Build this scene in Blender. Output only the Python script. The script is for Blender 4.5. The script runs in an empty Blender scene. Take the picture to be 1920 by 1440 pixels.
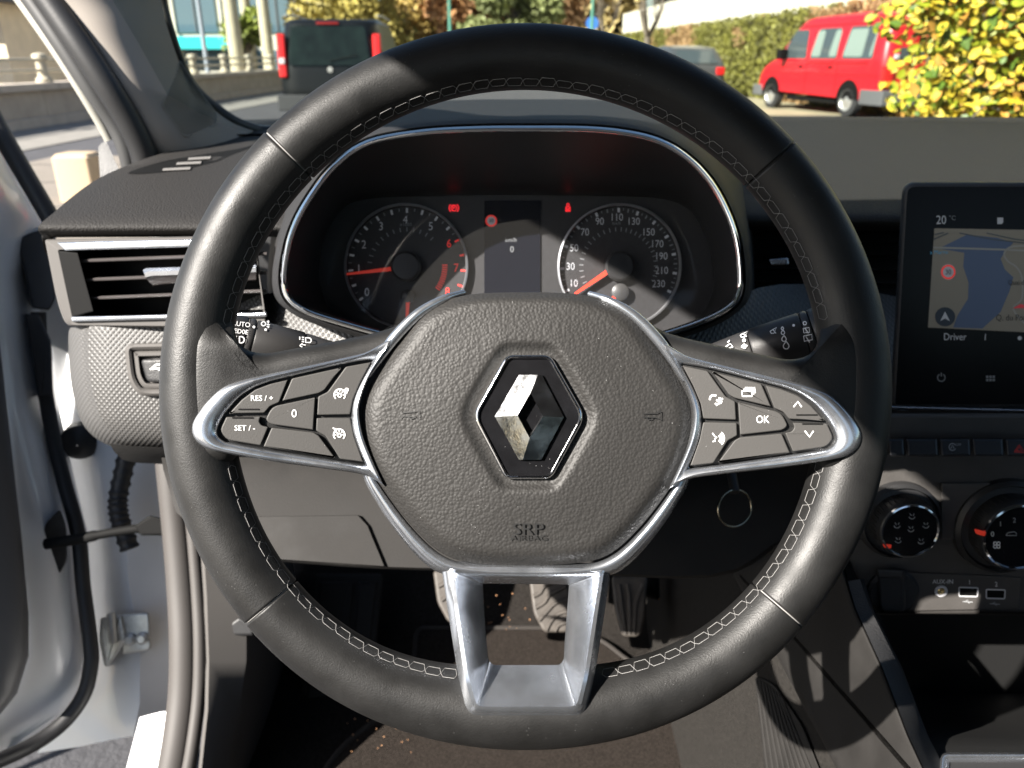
import bpy, bmesh, math, random
from mathutils import Vector, Matrix
V = Vector
random.seed(7)
sc = bpy.context.scene
COL = sc.collection
# ------------------------------------------------------------------ camera
F = 1450.0                                  # focal length in photograph pixels (1920 wide)
PITCH = math.radians(22.98)
CAM = V((0.0, 0.0, 1.15))
RT = V((1, 0, 0)); UPV = V((0, math.sin(PITCH), math.cos(PITCH))); FW = V((0, math.cos(PITCH), -math.sin(PITCH)))
cd = bpy.data.cameras.new('camera'); cam = bpy.data.objects.new('camera', cd); COL.objects.link(cam)
cam.location = CAM; cam.rotation_euler = (math.radians(90) - PITCH, 0, 0)
cd.sensor_width = 36.0; cd.lens = F / 1920 * 36.0; cd.clip_start = 0.02; cd.clip_end = 2000
cd.dof.use_dof = True; cd.dof.focus_distance = 0.43; cd.dof.aperture_fstop = 11.5
sc.camera = cam
# ------------------------------------------------------------------ light
SUN = V((1.0, 0.78, -0.885)).normalized()   # the way the sunlight travels
w = bpy.data.worlds.new('World'); sc.world = w; w.use_nodes = True
nt = w.node_tree; sky = nt.nodes.new('ShaderNodeTexSky'); sky.sky_type = 'NISHITA'; sky.sun_disc = False
sky.sun_elevation = math.asin(-SUN.z); sky.sun_rotation = math.atan2(-SUN.x, -SUN.y)
sky.air_density = 1.0; sky.dust_density = 1.0
bg = nt.nodes['Background']; bg.inputs[1].default_value = 0.05
nt.links.new(sky.outputs[0], bg.inputs[0])
sl = bpy.data.lights.new('sun', 'SUN'); sl.energy = 5.0; sl.angle = math.radians(0.55); sl.color = (1.0, 0.94, 0.86)
so = bpy.data.objects.new('sun', sl); COL.objects.link(so); so.rotation_euler = SUN.to_track_quat('-Z', 'Y').to_euler()
so.location = (-20, -15, 20)
vs = sc.view_settings; vs.view_transform = 'Standard'; vs.look = 'None'; vs.gamma = 1; vs.exposure = 1.85
vs.use_curve_mapping = False
sc.cycles.max_bounces = 6; sc.cycles.transparent_max_bounces = 12; sc.cycles.use_denoising = True
sc.cycles.caustics_reflective = False; sc.cycles.caustics_refractive = False; sc.cycles.sample_clamp_indirect = 6

# ------------------------------------------------------------------ pixel helpers (a photo pixel plus a real depth or plane)
def ray(px, py): return FW + RT * ((px - 960) / F) + UPV * ((720 - py) / F)
def P(px, py, d): return CAM + ray(px, py) * d
class Pl:
    def __init__(s, px, py, d, n=None):
        s.o = P(px, py, d); s.n = (V(n).normalized() if n else -FW)
    def pt(s, px, py, h=0.0):
        r = ray(px, py); return CAM + r * (((s.o + s.n * h - CAM).dot(s.n)) / r.dot(s.n))
    def k(s, px, py):                       # metres per pixel about here
        return (s.pt(px, py) - CAM).dot(FW) / F
# ------------------------------------------------------------------ outlines
def cat(pts, n=8, closed=False):
    out = []; m = len(pts); rng = m if closed else m - 1
    for i in range(rng):
        p0 = pts[(i - 1) % m] if closed or i > 0 else pts[0]; p1 = pts[i]; p2 = pts[(i + 1) % m]
        p3 = pts[(i + 2) % m] if closed or i + 2 < m else pts[-1]
        for j in range(n):
            t = j / n
            out.append(tuple(0.5 * (2 * b + (c - a) * t + (2 * a - 5 * b + 4 * c - d) * t * t + (3 * b - a - 3 * c + d) * t ** 3)
                             for a, b, c, d in zip(p0, p1, p2, p3)))
    if not closed: out.append(tuple(pts[-1]))
    return out
def resamp(pts, n):
    L = [0]
    for a, b in zip(pts, pts[1:]): L.append(L[-1] + math.dist(a, b))
    out = []; j = 0
    for i in range(n + 1):
        s = L[-1] * i / n
        while j < len(L) - 2 and L[j + 1] < s: j += 1
        t = 0 if L[j + 1] == L[j] else (s - L[j]) / (L[j + 1] - L[j])
        out.append(tuple(a + (b - a) * t for a, b in zip(pts[j], pts[j + 1])))
    return out
def rp(pts, r=6, n=5):                      # polygon with rounded corners
    out = []; m = len(pts)
    for i in range(m):
        p = pts[i]; rr = p[2] if len(p) > 2 else r
        a = V(pts[i - 1][:2]); b = V(p[:2]); c = V(pts[(i + 1) % m][:2])
        l1 = (a - b).length; l2 = (c - b).length
        d1 = (a - b) / l1; d2 = (c - b) / l2
        q1 = b + d1 * min(rr, l1 * .48); q2 = b + d2 * min(rr, l2 * .48)
        for j in range(n + 1):
            t = j / n; out.append(tuple(q1 * (1 - t) ** 2 + b * 2 * t * (1 - t) + q2 * t * t))
    return out
def inset(poly, d):
    n = len(poly); A = sum(poly[i - 1][0] * poly[i][1] - poly[i][0] * poly[i - 1][1] for i in range(n)); s = 1 if A > 0 else -1
    out = []
    for i in range(n):
        a = V(poly[i - 1]); b = V(poly[i]); c = V(poly[(i + 1) % n])
        e1 = b - a; e2 = c - b
        n1 = V((-e1.y, e1.x)) * s; n2 = V((-e2.y, e2.x)) * s
        if n1.length < 1e-9: n1 = n2.copy()
        if n2.length < 1e-9: n2 = n1.copy()
        n1.normalize(); n2.normalize(); m = n1 + n2
        if m.length < 1e-6: m = n1
        m.normalize(); k = max(.45, m.dot(n1)); out.append(tuple(b + m * (d / k)))
    fl = [(V(out[(i + 1) % n]) - V(out[i])).dot(V(poly[(i + 1) % n]) - V(poly[i])) < 0 for i in range(n)]
    if d > 0 and any(fl) and not all(fl):          # corners tighter than the inset collapse to one point
        st = next(i for i in range(n) if not fl[i - 1] and fl[i]); i = 0
        while i < n:
            a = (st + i) % n
            if not fl[a]: i += 1; continue
            L = 0
            while fl[(a + L) % n]: L += 1
            p0, p1, p2, p3 = V(out[a - 1]), V(out[a]), V(out[(a + L) % n]), V(out[(a + L + 1) % n])
            u, w_ = p1 - p0, p3 - p2; den = u.x * w_.y - u.y * w_.x; q = (p1 + p2) / 2
            if abs(den) > 1e-6 * max(1e-9, u.length * w_.length):
                t = ((p2 - p0).x * w_.y - (p2 - p0).y * w_.x) / den; c_ = p0 + u * t
                if (c_ - q).length < 4 * d: q = c_
            for j in range(L + 1): out[(a + j) % n] = tuple(q)
            i += L
    return out
def circ(cx, cy, rx, ry=None, n=40, a0=0): 
    ry = ry or rx
    return [(cx + rx * math.cos(a0 + 2 * math.pi * i / n), cy - ry * math.sin(a0 + 2 * math.pi * i / n)) for i in range(n)]
def sm(t): t = max(0, min(1, t)); return t * t * (3 - 2 * t)
# ------------------------------------------------------------------ objects
def thing(name, label, cat_, loc=(0, 0, 0), group=None):
    o = bpy.data.objects.new(name, None); COL.objects.link(o); o.location = loc; o.empty_display_size = .1
    o['label'] = label; o['category'] = cat_
    if group: o['group'] = group
    return o
def link(name, me, parent=None, label=None, cat_=None, group=None, kind=None):
    o = bpy.data.objects.new(name, me); COL.objects.link(o)
    if parent is not None:
        o.parent = parent
        if parent.parent is None: o.matrix_parent_inverse = Matrix.Translation(-V(parent.location))
    elif len(me.vertices) and kind is None:
        c = sum((v.co for v in me.vertices), V()) / len(me.vertices)
        me.transform(Matrix.Translation(-c)); o.location = c
    if label: o['label'] = label
    if cat_: o['category'] = cat_
    if group: o['group'] = group
    if kind: o['kind'] = kind
    return o
def mesh(name, verts, faces, mat, ang=35, fix=True):
    me = bpy.data.meshes.new(name); me.from_pydata([tuple(v) for v in verts], [], faces)
    if fix:
        bm = bmesh.new(); bm.from_mesh(me); bmesh.ops.remove_doubles(bm, verts=bm.verts, dist=1e-6)
        bmesh.ops.recalc_face_normals(bm, faces=bm.faces); bm.to_mesh(me); bm.free()
    me.materials.append(mat)
    if ang:
        me.polygons.foreach_set('use_smooth', [True] * len(me.polygons)); me.set_sharp_from_angle(angle=math.radians(ang))
    me.update(); return me
def obj(name, verts, faces, mat, parent=None, ang=35, fix=True, **kw): return link(name, mesh(name, verts, faces, mat, ang, fix), parent, **kw)
def loft_data(loops, closed=True, cap0=False, cap1=False, wrap=False):
    n = len(loops[0]); vs_ = [p for l in loops for p in l]; fs = []
    m = len(loops)
    for i in range(m if wrap else m - 1):
        a = i * n; b = ((i + 1) % m) * n
        for j in range(n if closed else n - 1):
            k = (j + 1) % n; fs.append((a + j, a + k, b + k, b + j))
    if cap0: fs.append(tuple(range(n))[::-1])
    if cap1: fs.append(tuple(range((m - 1) * n, m * n)))
    return vs_, fs
def loft(name, loops, mat, parent=None, closed=True, cap0=False, cap1=False, wrap=False, ang=35, **kw):
    v, f = loft_data(loops, closed, cap0, cap1, wrap); return obj(name, v, f, mat, parent, ang, **kw)
def plate(name, pl, poly, h0, h1, b, mat, parent=None, hf=None, ang=35, back=False, **kw):
    cx = sum(p[0] for p in poly) / len(poly); cy = sum(p[1] for p in poly) / len(poly); k = pl.k(cx, cy); bp = b / k
    H = hf or (lambda x, y: 0.0); loops = []
    seq = [(0, h0)] + [(bp * (1 - math.cos(a)), h1 - b + b * math.sin(a)) for a in (0, .4, .8, 1.2, math.pi / 2)] + [(bp * 1.25, h1)] if b > 0 else [(0, h0), (0, h1)]
    for d, h in seq:
        q = inset(poly, d) if d > 0 else poly
        loops.append([pl.pt(x, y, h + H(x, y)) for x, y in q])
    return loft(name, loops, mat, parent, cap1=True, cap0=back, ang=ang, **kw)
def sheet(name, pl, poly, h, mat, parent=None, hf=None, **kw):
    H = hf or (lambda x, y: 0.0)
    return obj(name, [pl.pt(x, y, h + H(x, y)) for x, y in poly], [tuple(range(len(poly)))], mat, parent, ang=0, fix=False, **kw)
def tube_data(pts, rad, n=10, closed=False, caps=True):
    pts = [V(p) for p in pts]; m = len(pts); loops = []; prev = None
    for i, p in enumerate(pts):
        a = pts[(i - 1) % m] if closed or i > 0 else p; c = pts[(i + 1) % m] if closed or i < m - 1 else p
        t = (c - a).normalized()
        if prev is None: u = t.orthogonal().normalized()
        else: u = (prev - t * prev.dot(t)).normalized()
        prev = u; w_ = t.cross(u); r = rad[i] if isinstance(rad, (list, tuple)) else rad
        loops.append([p + (u * math.cos(2 * math.pi * j / n) + w_ * math.sin(2 * math.pi * j / n)) * r for j in range(n)])
    return loft_data(loops, True, caps and not closed, caps and not closed, closed)
def tube(name, pts, rad, mat, parent=None, n=10, closed=False, **kw):
    v, f = tube_data(pts, rad, n, closed); return obj(name, v, f, mat, parent, 50, **kw)
def join(parts):
    vs_, fs = [], []
    for v, f in parts:
        o = len(vs_); vs_ += list(v); fs += [tuple(i + o for i in q) for q in f]
    return vs_, fs
def box_data(c, s, m=None):
    c = V(c); s = V(s) / 2; v = [V((x * s.x, y * s.y, z * s.z)) for x in (-1, 1) for y in (-1, 1) for z in (-1, 1)]
    v = [c + (m @ p if m else p) for p in v]
    return v, [(0, 1, 3, 2), (4, 6, 7, 5), (0, 4, 5, 1), (2, 3, 7, 6), (0, 2, 6, 4), (1, 5, 7, 3)]
def rbox(name, c, s, b, mat, parent=None, m=None, **kw):     # bevelled box
    c = V(c); s = V(s) / 2; loops = []
    for z, q in ((-1, b), (-1 + b / s.z, 0), (1 - b / s.z, 0), (1, b)):
        poly = rp([(-s.x + q, -s.y + q), (s.x - q, -s.y + q), (s.x - q, s.y - q), (-s.x + q, s.y - q)], max(b, .0005), 3)
        loops.append([c + ((m @ V((x, y, z * s.z))) if m else V((x, y, z * s.z))) for x, y in poly])
    return loft(name, loops, mat, parent, cap0=True, cap1=True, ang=40, **kw)
def lathe(name, c, axis, prof, mat, parent=None, n=48, ang=35, **kw):   # prof: (radius, height) along axis
    axis = V(axis).normalized(); u = axis.orthogonal().normalized(); w_ = axis.cross(u); c = V(c)
    loops = [[c + axis * h + (u * math.cos(2 * math.pi * j / n) + w_ * math.sin(2 * math.pi * j / n)) * max(r, 1e-5) for j in range(n)] for r, h in prof]
    return loft(name, loops, mat, parent, cap0=False, cap1=False, ang=ang, **kw)
TQ = []
def text(s, pl, px, py, size, mat, parent, h=.0004, hf=None, name='lettering', rot=0, align='CENTER', sx=1.0, **kw):
    TQ.append((s, pl, px, py, size, mat, parent, h, hf, name, rot, align, sx, kw))
def flush_text():
    tmp = []
    for q in TQ:
        c = bpy.data.curves.new('t', 'FONT'); c.body = q[0]; c.align_x = q[11]; c.align_y = 'CENTER'; c.resolution_u = 3
        o = bpy.data.objects.new('t', c); COL.objects.link(o); tmp.append(o)
    dg = bpy.context.evaluated_depsgraph_get()
    for o, (s, pl, px, py, size, mat, parent, h, hf, name, rot, align, sx, kw) in zip(tmp, TQ):
        me = bpy.data.meshes.new_from_object(o.evaluated_get(dg)); me.name = name
        ca, sa = math.cos(rot), math.sin(rot)
        for v in me.vertices:
            x, y = v.co.x * size * sx, v.co.y * size
            qx, qy = px + x * ca - y * sa, py - (x * sa + y * ca)
            v.co = pl.pt(qx, qy, h + (hf(qx, qy) if hf else 0))
        me.materials.clear(); me.materials.append(mat); me.update(); link(name, me, parent, **kw)
    for o in tmp:
        c = o.data; bpy.data.objects.remove(o); bpy.data.curves.remove(c)
def strokes(name, pl, lines, wd, mat, parent, h=.0004, hf=None, **kw):  # flat printed lines
    H = hf or (lambda x, y: 0.0); vs_, fs = [], []
    for ln in lines:
        n = len(ln)
        for i in range(n):
            a = V(ln[max(i - 1, 0)]); c = V(ln[min(i + 1, n - 1)]); b = V(ln[i]); t = (c - a)
            t = t.normalized() if t.length > 1e-9 else V((1, 0)); q = V((-t.y, t.x)) * wd / 2
            for s in (1, -1):
                x, y = b + q * s; vs_.append(pl.pt(x, y, h + H(x, y)))
            if i: k = len(vs_); fs.append((k - 4, k - 3, k - 1, k - 2))
    return obj(name, vs_, fs, mat, parent, ang=0, fix=False, **kw)
def arc(cx, cy, r, a0, a1, n=14, ry=None):
    return [(cx + r * math.cos(math.radians(a0 + (a1 - a0) * i / n)), cy - (ry or r) * math.sin(math.radians(a0 + (a1 - a0) * i / n))) for i in range(n + 1)]
# ------------------------------------------------------------------ materials
MC = {}
def M(name, col=(.5, .5, .5), rough=.5, metal=0, bump=None, var=None, spec=.5, coat=0, dust=None, emit=0, sheen=0, bump2=None):
    if name in MC: return MC[name]
    m = bpy.data.materials.new(name); m.use_nodes = True; t = m.node_tree; b = t.nodes['Principled BSDF']
    col = tuple(col) + (1,); b.inputs['Base Color'].default_value = col; b.inputs['Roughness'].default_value = rough
    b.inputs['Metallic'].default_value = metal; b.inputs['Specular IOR Level'].default_value = spec
    b.inputs['Coat Weight'].default_value = coat; b.inputs['Coat Roughness'].default_value = .05
    if sheen: b.inputs['Sheen Weight'].default_value = sheen; b.inputs['Sheen Roughness'].default_value = .6
    if emit: b.inputs['Emission Color'].default_value = col; b.inputs['Emission Strength'].default_value = emit
    tc = t.nodes.new('ShaderNodeTexCoord')
    def noise(scale, det=4, rgh=.6):
        n = t.nodes.new('ShaderNodeTexNoise'); n.inputs['Scale'].default_value = scale; n.inputs['Detail'].default_value = det
        n.inputs['Roughness'].default_value = rgh; t.links.new(tc.outputs['Object'], n.inputs['Vector']); return n
    cur = None
    if var:
        n = noise(var[0]); mr = t.nodes.new('ShaderNodeMapRange'); mr.inputs[1].default_value = .3; mr.inputs[2].default_value = .7
        mr.inputs[3].default_value = 1 - var[1]; mr.inputs[4].default_value = 1 + var[1]; t.links.new(n.outputs['Fac'], mr.inputs[0])
        mx = t.nodes.new('ShaderNodeVectorMath'); mx.operation = 'SCALE'; mx.inputs[0].default_value = col[:3]
        t.links.new(mr.outputs[0], mx.inputs['Scale']); cur = mx.outputs[0]
        if len(var) > 2:
            mr2 = t.nodes.new('ShaderNodeMapRange'); mr2.inputs[1].default_value = .35; mr2.inputs[2].default_value = .65
            mr2.inputs[3].default_value = rough - var[2]; mr2.inputs[4].default_value = rough + var[2]
            t.links.new(n.outputs['Fac'], mr2.inputs[0]); t.links.new(mr2.outputs[0], b.inputs['Roughness'])
    if dust:                                 # specks of dust: scale, size, tone
        vo = t.nodes.new('ShaderNodeTexVoronoi'); vo.inputs['Scale'].default_value = dust[0]; t.links.new(tc.outputs['Object'], vo.inputs['Vector'])
        lt = t.nodes.new('ShaderNodeMath'); lt.operation = 'LESS_THAN'; lt.inputs[1].default_value = dust[1]; t.links.new(vo.outputs['Distance'], lt.inputs[0])
        n2 = noise(dust[0] * .13, 2); gt = t.nodes.new('ShaderNodeMath'); gt.operation = 'GREATER_THAN'; gt.inputs[1].default_value = .52; t.links.new(n2.outputs['Fac'], gt.inputs[0])
        mu = t.nodes.new('ShaderNodeMath'); mu.operation = 'MULTIPLY'; t.links.new(lt.outputs[0], mu.inputs[0]); t.links.new(gt.outputs[0], mu.inputs[1])
        mi = t.nodes.new('ShaderNodeMix'); mi.data_type = 'RGBA'; mi.inputs[6].default_value = col; mi.inputs[7].default_value = (dust[2],) * 3 + (1,)
        if cur is not None: t.links.new(cur, mi.inputs[6])
        t.links.new(mu.outputs[0], mi.inputs[0]); cur = mi.outputs[2]
    if cur is not None: t.links.new(cur, b.inputs['Base Color'])
    last = None
    for bp in (bump, bump2):
        if not bp: continue
        kind, scale, stren, dist = bp
        if kind == 'noise': src = noise(scale, 3).outputs['Fac']
        elif kind == 'cell':
            v = t.nodes.new('ShaderNodeTexVoronoi'); v.feature = 'SMOOTH_F1'; v.inputs['Scale'].default_value = scale; v.inputs['Smoothness'].default_value = .35
            nn = noise(scale * .6, 2); ad = t.nodes.new('ShaderNodeVectorMath'); ad.operation = 'MULTIPLY_ADD'; ad.inputs[1].default_value = (.5 / scale,) * 3
            t.links.new(nn.outputs['Color'], ad.inputs[0]); t.links.new(tc.outputs['Object'], ad.inputs[2]); t.links.new(ad.outputs[0], v.inputs['Vector'])
            iv = t.nodes.new('ShaderNodeMath'); iv.operation = 'SUBTRACT'; iv.inputs[0].default_value = 1; t.links.new(v.outputs['Distance'], iv.inputs[1]); src = iv.outputs[0]
        elif kind == 'hatch':                # pressed lozenge texture
            vm = t.nodes.new('ShaderNodeMapping'); vm.inputs['Rotation'].default_value = (0, math.radians(45), 0); t.links.new(tc.outputs['Object'], vm.inputs[0])
            w1 = t.nodes.new('ShaderNodeTexWave'); w1.inputs['Scale'].default_value = scale; w1.bands_direction = 'X'; t.links.new(vm.outputs[0], w1.inputs['Vector'])
            w2 = t.nodes.new('ShaderNodeTexWave'); w2.inputs['Scale'].default_value = scale; w2.bands_direction = 'Z'; t.links.new(vm.outputs[0], w2.inputs['Vector'])
            mm = t.nodes.new('ShaderNodeMath'); mm.operation = 'MULTIPLY'; t.links.new(w1.outputs['Fac'], mm.inputs[0]); t.links.new(w2.outputs['Fac'], mm.inputs[1]); src = mm.outputs[0]
        bn = t.nodes.new('ShaderNodeBump'); bn.inputs['Strength'].default_value = stren; bn.inputs['Distance'].default_value = dist
        t.links.new(src, bn.inputs['Height'])
        if last is not None: t.links.new(last, bn.inputs['Normal'])
        last = bn.outputs[0]
    if last is not None: t.links.new(last, b.inputs['Normal'])
    MC[name] = m; return m
def glassmat(name, tint=(.9, .95, .93), refl=.9, ior=1.45, rough=.01, haze=0):
    if name in MC: return MC[name]
    m = bpy.data.materials.new(name); m.use_nodes = True; t = m.node_tree; t.nodes.clear(); o = t.nodes.new('ShaderNodeOutputMaterial')
    tr = t.nodes.new('ShaderNodeBsdfTransparent'); tr.inputs[0].default_value = tint + (1,)
    gl = t.nodes.new('ShaderNodeBsdfGlossy'); gl.inputs[0].default_value = (refl,) * 3 + (1,); gl.inputs['Roughness'].default_value = rough
    lw = t.nodes.new('ShaderNodeLayerWeight'); lw.inputs[0].default_value = .5; pw = t.nodes.new('ShaderNodeMath'); pw.operation = 'POWER'; pw.inputs[1].default_value = 4.5; t.links.new(lw.outputs['Facing'], pw.inputs[0])
    fr = t.nodes.new('ShaderNodeMath'); fr.operation = 'MULTIPLY_ADD'; fr.inputs[1].default_value = .9; fr.inputs[2].default_value = ((ior - 1) / (ior + 1)) ** 2; t.links.new(pw.outputs[0], fr.inputs[0]); mx = t.nodes.new('ShaderNodeMixShader')
    t.links.new(fr.outputs[0], mx.inputs[0]); t.links.new(tr.outputs[0], mx.inputs[1]); t.links.new(gl.outputs[0], mx.inputs[2]); out = mx.outputs[0]
    if haze:
        df = t.nodes.new('ShaderNodeBsdfDiffuse'); df.inputs[0].default_value = (.6, .58, .55, 1); m2 = t.nodes.new('ShaderNodeMixShader'); m2.inputs[0].default_value = haze
        t.links.new(out, m2.inputs[1]); t.links.new(df.outputs[0], m2.inputs[2]); out = m2.outputs[0]
    t.links.new(out, o.inputs[0]); MC[name] = m; return m
LEATHER = M('smooth_black_leather', (.0105, .0103, .0101), .46, bump=('noise', 1200, .27, .0005), bump2=('noise', 45, .06, .002), var=(45, .18, .06), dust=(420, .05, .2), spec=.40)
LEATHER2 = M('stitched_leather_edge', (.018, .018, .018), .6, bump=('cell', 900, .4, .0004))
AIRBAG = M('grained_black_plastic', (.021, .020, .019), .55, spec=.4, bump=('cell', 640, .36, .0007), dust=(260, .045, .3))
SILVER = M('satin_silver_paint', (.66, .69, .74), .25, .94, bump=('noise', 900, .05, .0003), var=(40, .06, .05), dust=(330, .05, .8))
CHROME = M('polished_chrome', (.82, .83, .84), .07, 1.0, bump=('noise', 300, .04, .0002), var=(90, .05, .04))
CHROME2 = M('scratched_chrome', (.72, .73, .75), .16, 1.0, bump=('noise', 500, .1, .0003), var=(120, .12, .06), dust=(500, .06, .9))
GLOSS = M('piano_black', (.008, .008, .009), .10, coat=.4, var=(90, .2, .05), dust=(380, .045, .4))
BUTTON = M('soft_touch_button', (.045, .043, .041), .55, bump=('noise', 1500, .25, .0003), dust=(300, .035, .4))
GAP = M('dark_gap', (.006, .006, .006), .7, spec=.12)
DASH = M('dash_soft_plastic', (.025, .0238, .023), .62, bump=('cell', 620, .6, .0009), spec=.16)
DASHD = M('dash_hard_plastic', (.028, .028, .029), .5, bump=('cell', 700, .35, .0006), var=(20, .12, .05))
HATCH = M('hatched_dash_fabric_plastic', (.06, .058, .056), .46, bump=('hatch', 84, .6, .0011), bump2=('noise', 900, .1, .0003))
GREYP = M('grey_trim_plastic', (.085, .08, .076), .6, spec=.3, bump=('noise', 800, .25, .0004))
LOWP = M('lower_grey_plastic', (.019, .0178, .0168), .72, bump=('noise', 700, .3, .0005), var=(25, .2, .06), spec=.25)
PILLAR = M('beige_grey_pillar_trim', (.27, .24, .21), .75, bump=('noise', 1600, .2, .0004))
RUBBER = M('black_rubber', (.018, .018, .019), .5, bump=('noise', 300, .15, .0006))
RUBBERG = M('grey_flocked_rubber', (.055, .05, .047), .6, bump=('noise', 500, .2, .0005))
WHITE = M('white_car_paint', (.86, .87, .88), .3, coat=.5, var=(14, .03))
CARPET = M('grey_carpet', (.026, .0232, .021), .95, bump=('noise', 650, 1.0, .004), var=(300, .4), spec=.05)
MAT = M('brown_grey_mat_carpet', (.036, .030, .026), .95, bump=('noise', 900, 1.0, .004), var=(420, .45), spec=.05)
PRINT = M('white_print', (.8, .8, .8), .6)
PRINTD = M('dim_white_print', (.35, .36, .37), .6)
REDP = M('red_print', (.75, .04, .03), .5)
SHELL = M('grey_headlining', (.22, .21, .2), .9)
# ================================================================== STEERING WHEEL
WP = Pl(960, 720, .393); KW = .393 / F
WC = WP.pt(985, 729); NN = -FW
SW = thing('steering_wheel', 'black leather steering wheel with silver spokes and diamond badge', 'steering wheel', WC)
def rimpar(th):
    d = abs((math.degrees(th) + 90 + 180) % 360 - 180); wb = math.exp(-(d / 24) ** 2)
    ds = min(abs((math.degrees(th) - q + 180) % 360 - 180) for q in (-8, 188)); wside = math.exp(-(ds / 20) ** 2)
    return (622 - 24 * wb - 4 * wside), (58 + 14 * wb + 5 * wside)
def rimpt(th, ph, ex=0.0):
    R, a = rimpar(th); R *= KW; a = a * KW + ex
    return WC + (RT * math.cos(th) + UPV * math.sin(th)) * (R + a * math.cos(ph)) + NN * (a * math.sin(ph))
SEAMS = [math.radians(q) for q in (135.3, 42.6, 220, -40.6)]
loops = []; NT = 720
ths = sorted(set([2 * math.pi * i / NT for i in range(NT)] + [(s + e) % (2 * math.pi) for s in SEAMS for e in (-.0045, -.0025, -.001, 0, .001, .0025, .0045)]))
for th in ths:
    g = 0
    for s in SEAMS:
        dd = abs((th - s + math.pi) % (2 * math.pi) - math.pi); g = max(g, 1 - dd / .0042)
    loops.append([rimpt(th, 2 * math.pi * j / 40, -.0016 * max(0, g)) for j in range(40)])
rim = loft('rim', loops, LEATHER, SW, wrap=True, ang=70)
SEAMT = M('grey_seam_thread', (.30, .29, .28), .7)
for s in SEAMS:
    tube('seam', [rimpt(s, math.radians(q), -.0011) for q in range(12, 160, 6)], .00035, SEAMT if s != SEAMS[1] else LEATHER2, rim, 6)
STITCH = M('grey_thread', (.27, .265, .26), .8)
STPITCH = math.radians(3.1)
def stitches(a0, a1):
    n = round((math.radians(a1) - math.radians(a0)) / STPITCH)
    for i in range(n):
        t0 = math.radians(a0) + i * STPITCH; A, B, C_ = (math.radians(q) for q in (150, 156, 168)); W_ = STPITCH; j = random.uniform(-.05, .05); A += random.uniform(-.03, .03); C_ += random.uniform(-.04, .04)
        R_, a_ = rimpar(t0)
        q = [(0, B), (.14 + j, A), (.84 + j, A), (1, B), (.86, C_), (.16, C_)]
        tube('stitch', [rimpt(t0 + u * W_, p, .0002) for u, p in q], .00012, STITCH, rim, 5, closed=True)
stitches(13, 167); stitches(194.5, 256); stitches(285, 346)
# ---- spokes
def hs(px, py=0): return .0005 + .0176 * (abs(px - 987.5) - 150) / 490
def mir(p): return (1975 - p[0], p[1] + (987.5 - p[0]) * .023) + tuple(p[2:])
def mirp(pts, flag): return [mir(p) for p in pts] if flag else list(pts)
SP_UP = [(385, 560), (420, 575), (438, 608), (443, 632), (451, 646), (464, 656), (480, 661), (507, 662), (555, 653), (652, 635), (706, 623), (743, 610), (790, 578), (835, 560)]
SP_LO = [(880, 640), (760, 860), (690, 884), (611, 873), (507, 859), (455, 850), (425, 868), (372, 860), (345, 800), (342, 700), (355, 610)]
O_SEG = [[(742, 627), (694, 657), (652, 669), (548, 692), (465, 710)], [(465, 710), (423, 724), (392, 750), (368, 781), (360, 804), (367, 825), (388, 841), (423, 850)],
         [(423, 850), (507, 865), (611, 879), (684, 891), (722, 912)], [(722, 912), (699, 862), (682, 819), (674, 777), (678, 746), (699, 694), (742, 632)]]
I_SEG = [[(700, 675), (642, 684), (548, 706), (507, 716), (478, 727)], [(478, 727), (450, 746), (423, 777), (409, 804), (411, 818), (423, 828)],
         [(423, 828), (486, 840), (569, 854), (652, 867), (686, 872)], [(686, 872), (673, 844), (661, 808), (659, 779), (663, 750), (677, 717), (700, 675)]]
def seg(S, ns=(30, 30, 30, 30)):
    out = []
    for s, n in zip(S, ns): out += resamp(cat(s, 8), n)[:-1]
    return out
BT = {'res': [(541, 711), (507, 719), (478, 730), (453, 749), (428, 776), (496, 775), (507, 762), (524, 755)],
      'blank_top': [(547, 709), (641, 688), (609, 732), (598, 738), (528, 753)],
      'limit': [(648, 687), (697, 678), (676, 717), (662, 750), (657, 778), (594, 779), (596, 743), (614, 734)],
      'zero': [(592, 744), (588, 807, 2), (507, 796, 8), (497, 787, 6), (507, 767, 9), (517, 760, 6)],
      'set': [(424, 781), (490, 780), (486, 790), (491, 797), (504, 800), (489, 836), (424, 825, 10), (412, 807, 8)],
      'blank_low': [(509, 801), (588, 810), (598, 816), (630, 859), (493, 838)],
      'cruise': [(593, 783), (657, 783), (665, 819), (682, 867), (637, 861), (610, 818), (592, 808)]}
def hf_sp(x, y): return hs(x, y)
def rimh(rp_):                              # rim front surface met by the view ray at rp_ pixels from the wheel centre
    h = .012
    for _ in range(12): rm = rp_ * (1 - h / .393); h = .5 * h + .5 * KW * math.sqrt(max(0, 62.5 ** 2 - (618 - rm) ** 2))
    return h
RH = {r: rimh(r) for r in range(540, 720)}
def hf_le(x, y):
    r = math.dist((x, y), (985, 729)); base = hs(x) - .0014; r0, r1 = 555, 630
    if r < r0: return base
    if r >= r1: return RH[min(719, int(r))] - .0005 - (r - r1) * .00006
    t = (r - r0) / (r1 - r0); L = r1 - r0; p1 = RH[r1] - .0005; m1 = (RH[r1 + 3] - RH[r1 - 3]) / 6 * L; m0 = .00002 * L
    h = (2 * t ** 3 - 3 * t * t + 1) * base + (t ** 3 - 2 * t * t + t) * m0 + (3 * t * t - 2 * t ** 3) * p1 + (t ** 3 - t * t) * m1
    g = sm((y - 592) / 62) if y < 654 else 1.0; w_ = sm((r - 548) / 30) * (1 - g)
    return h + (RH[int(r)] - .0015 - h) * w_
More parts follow.
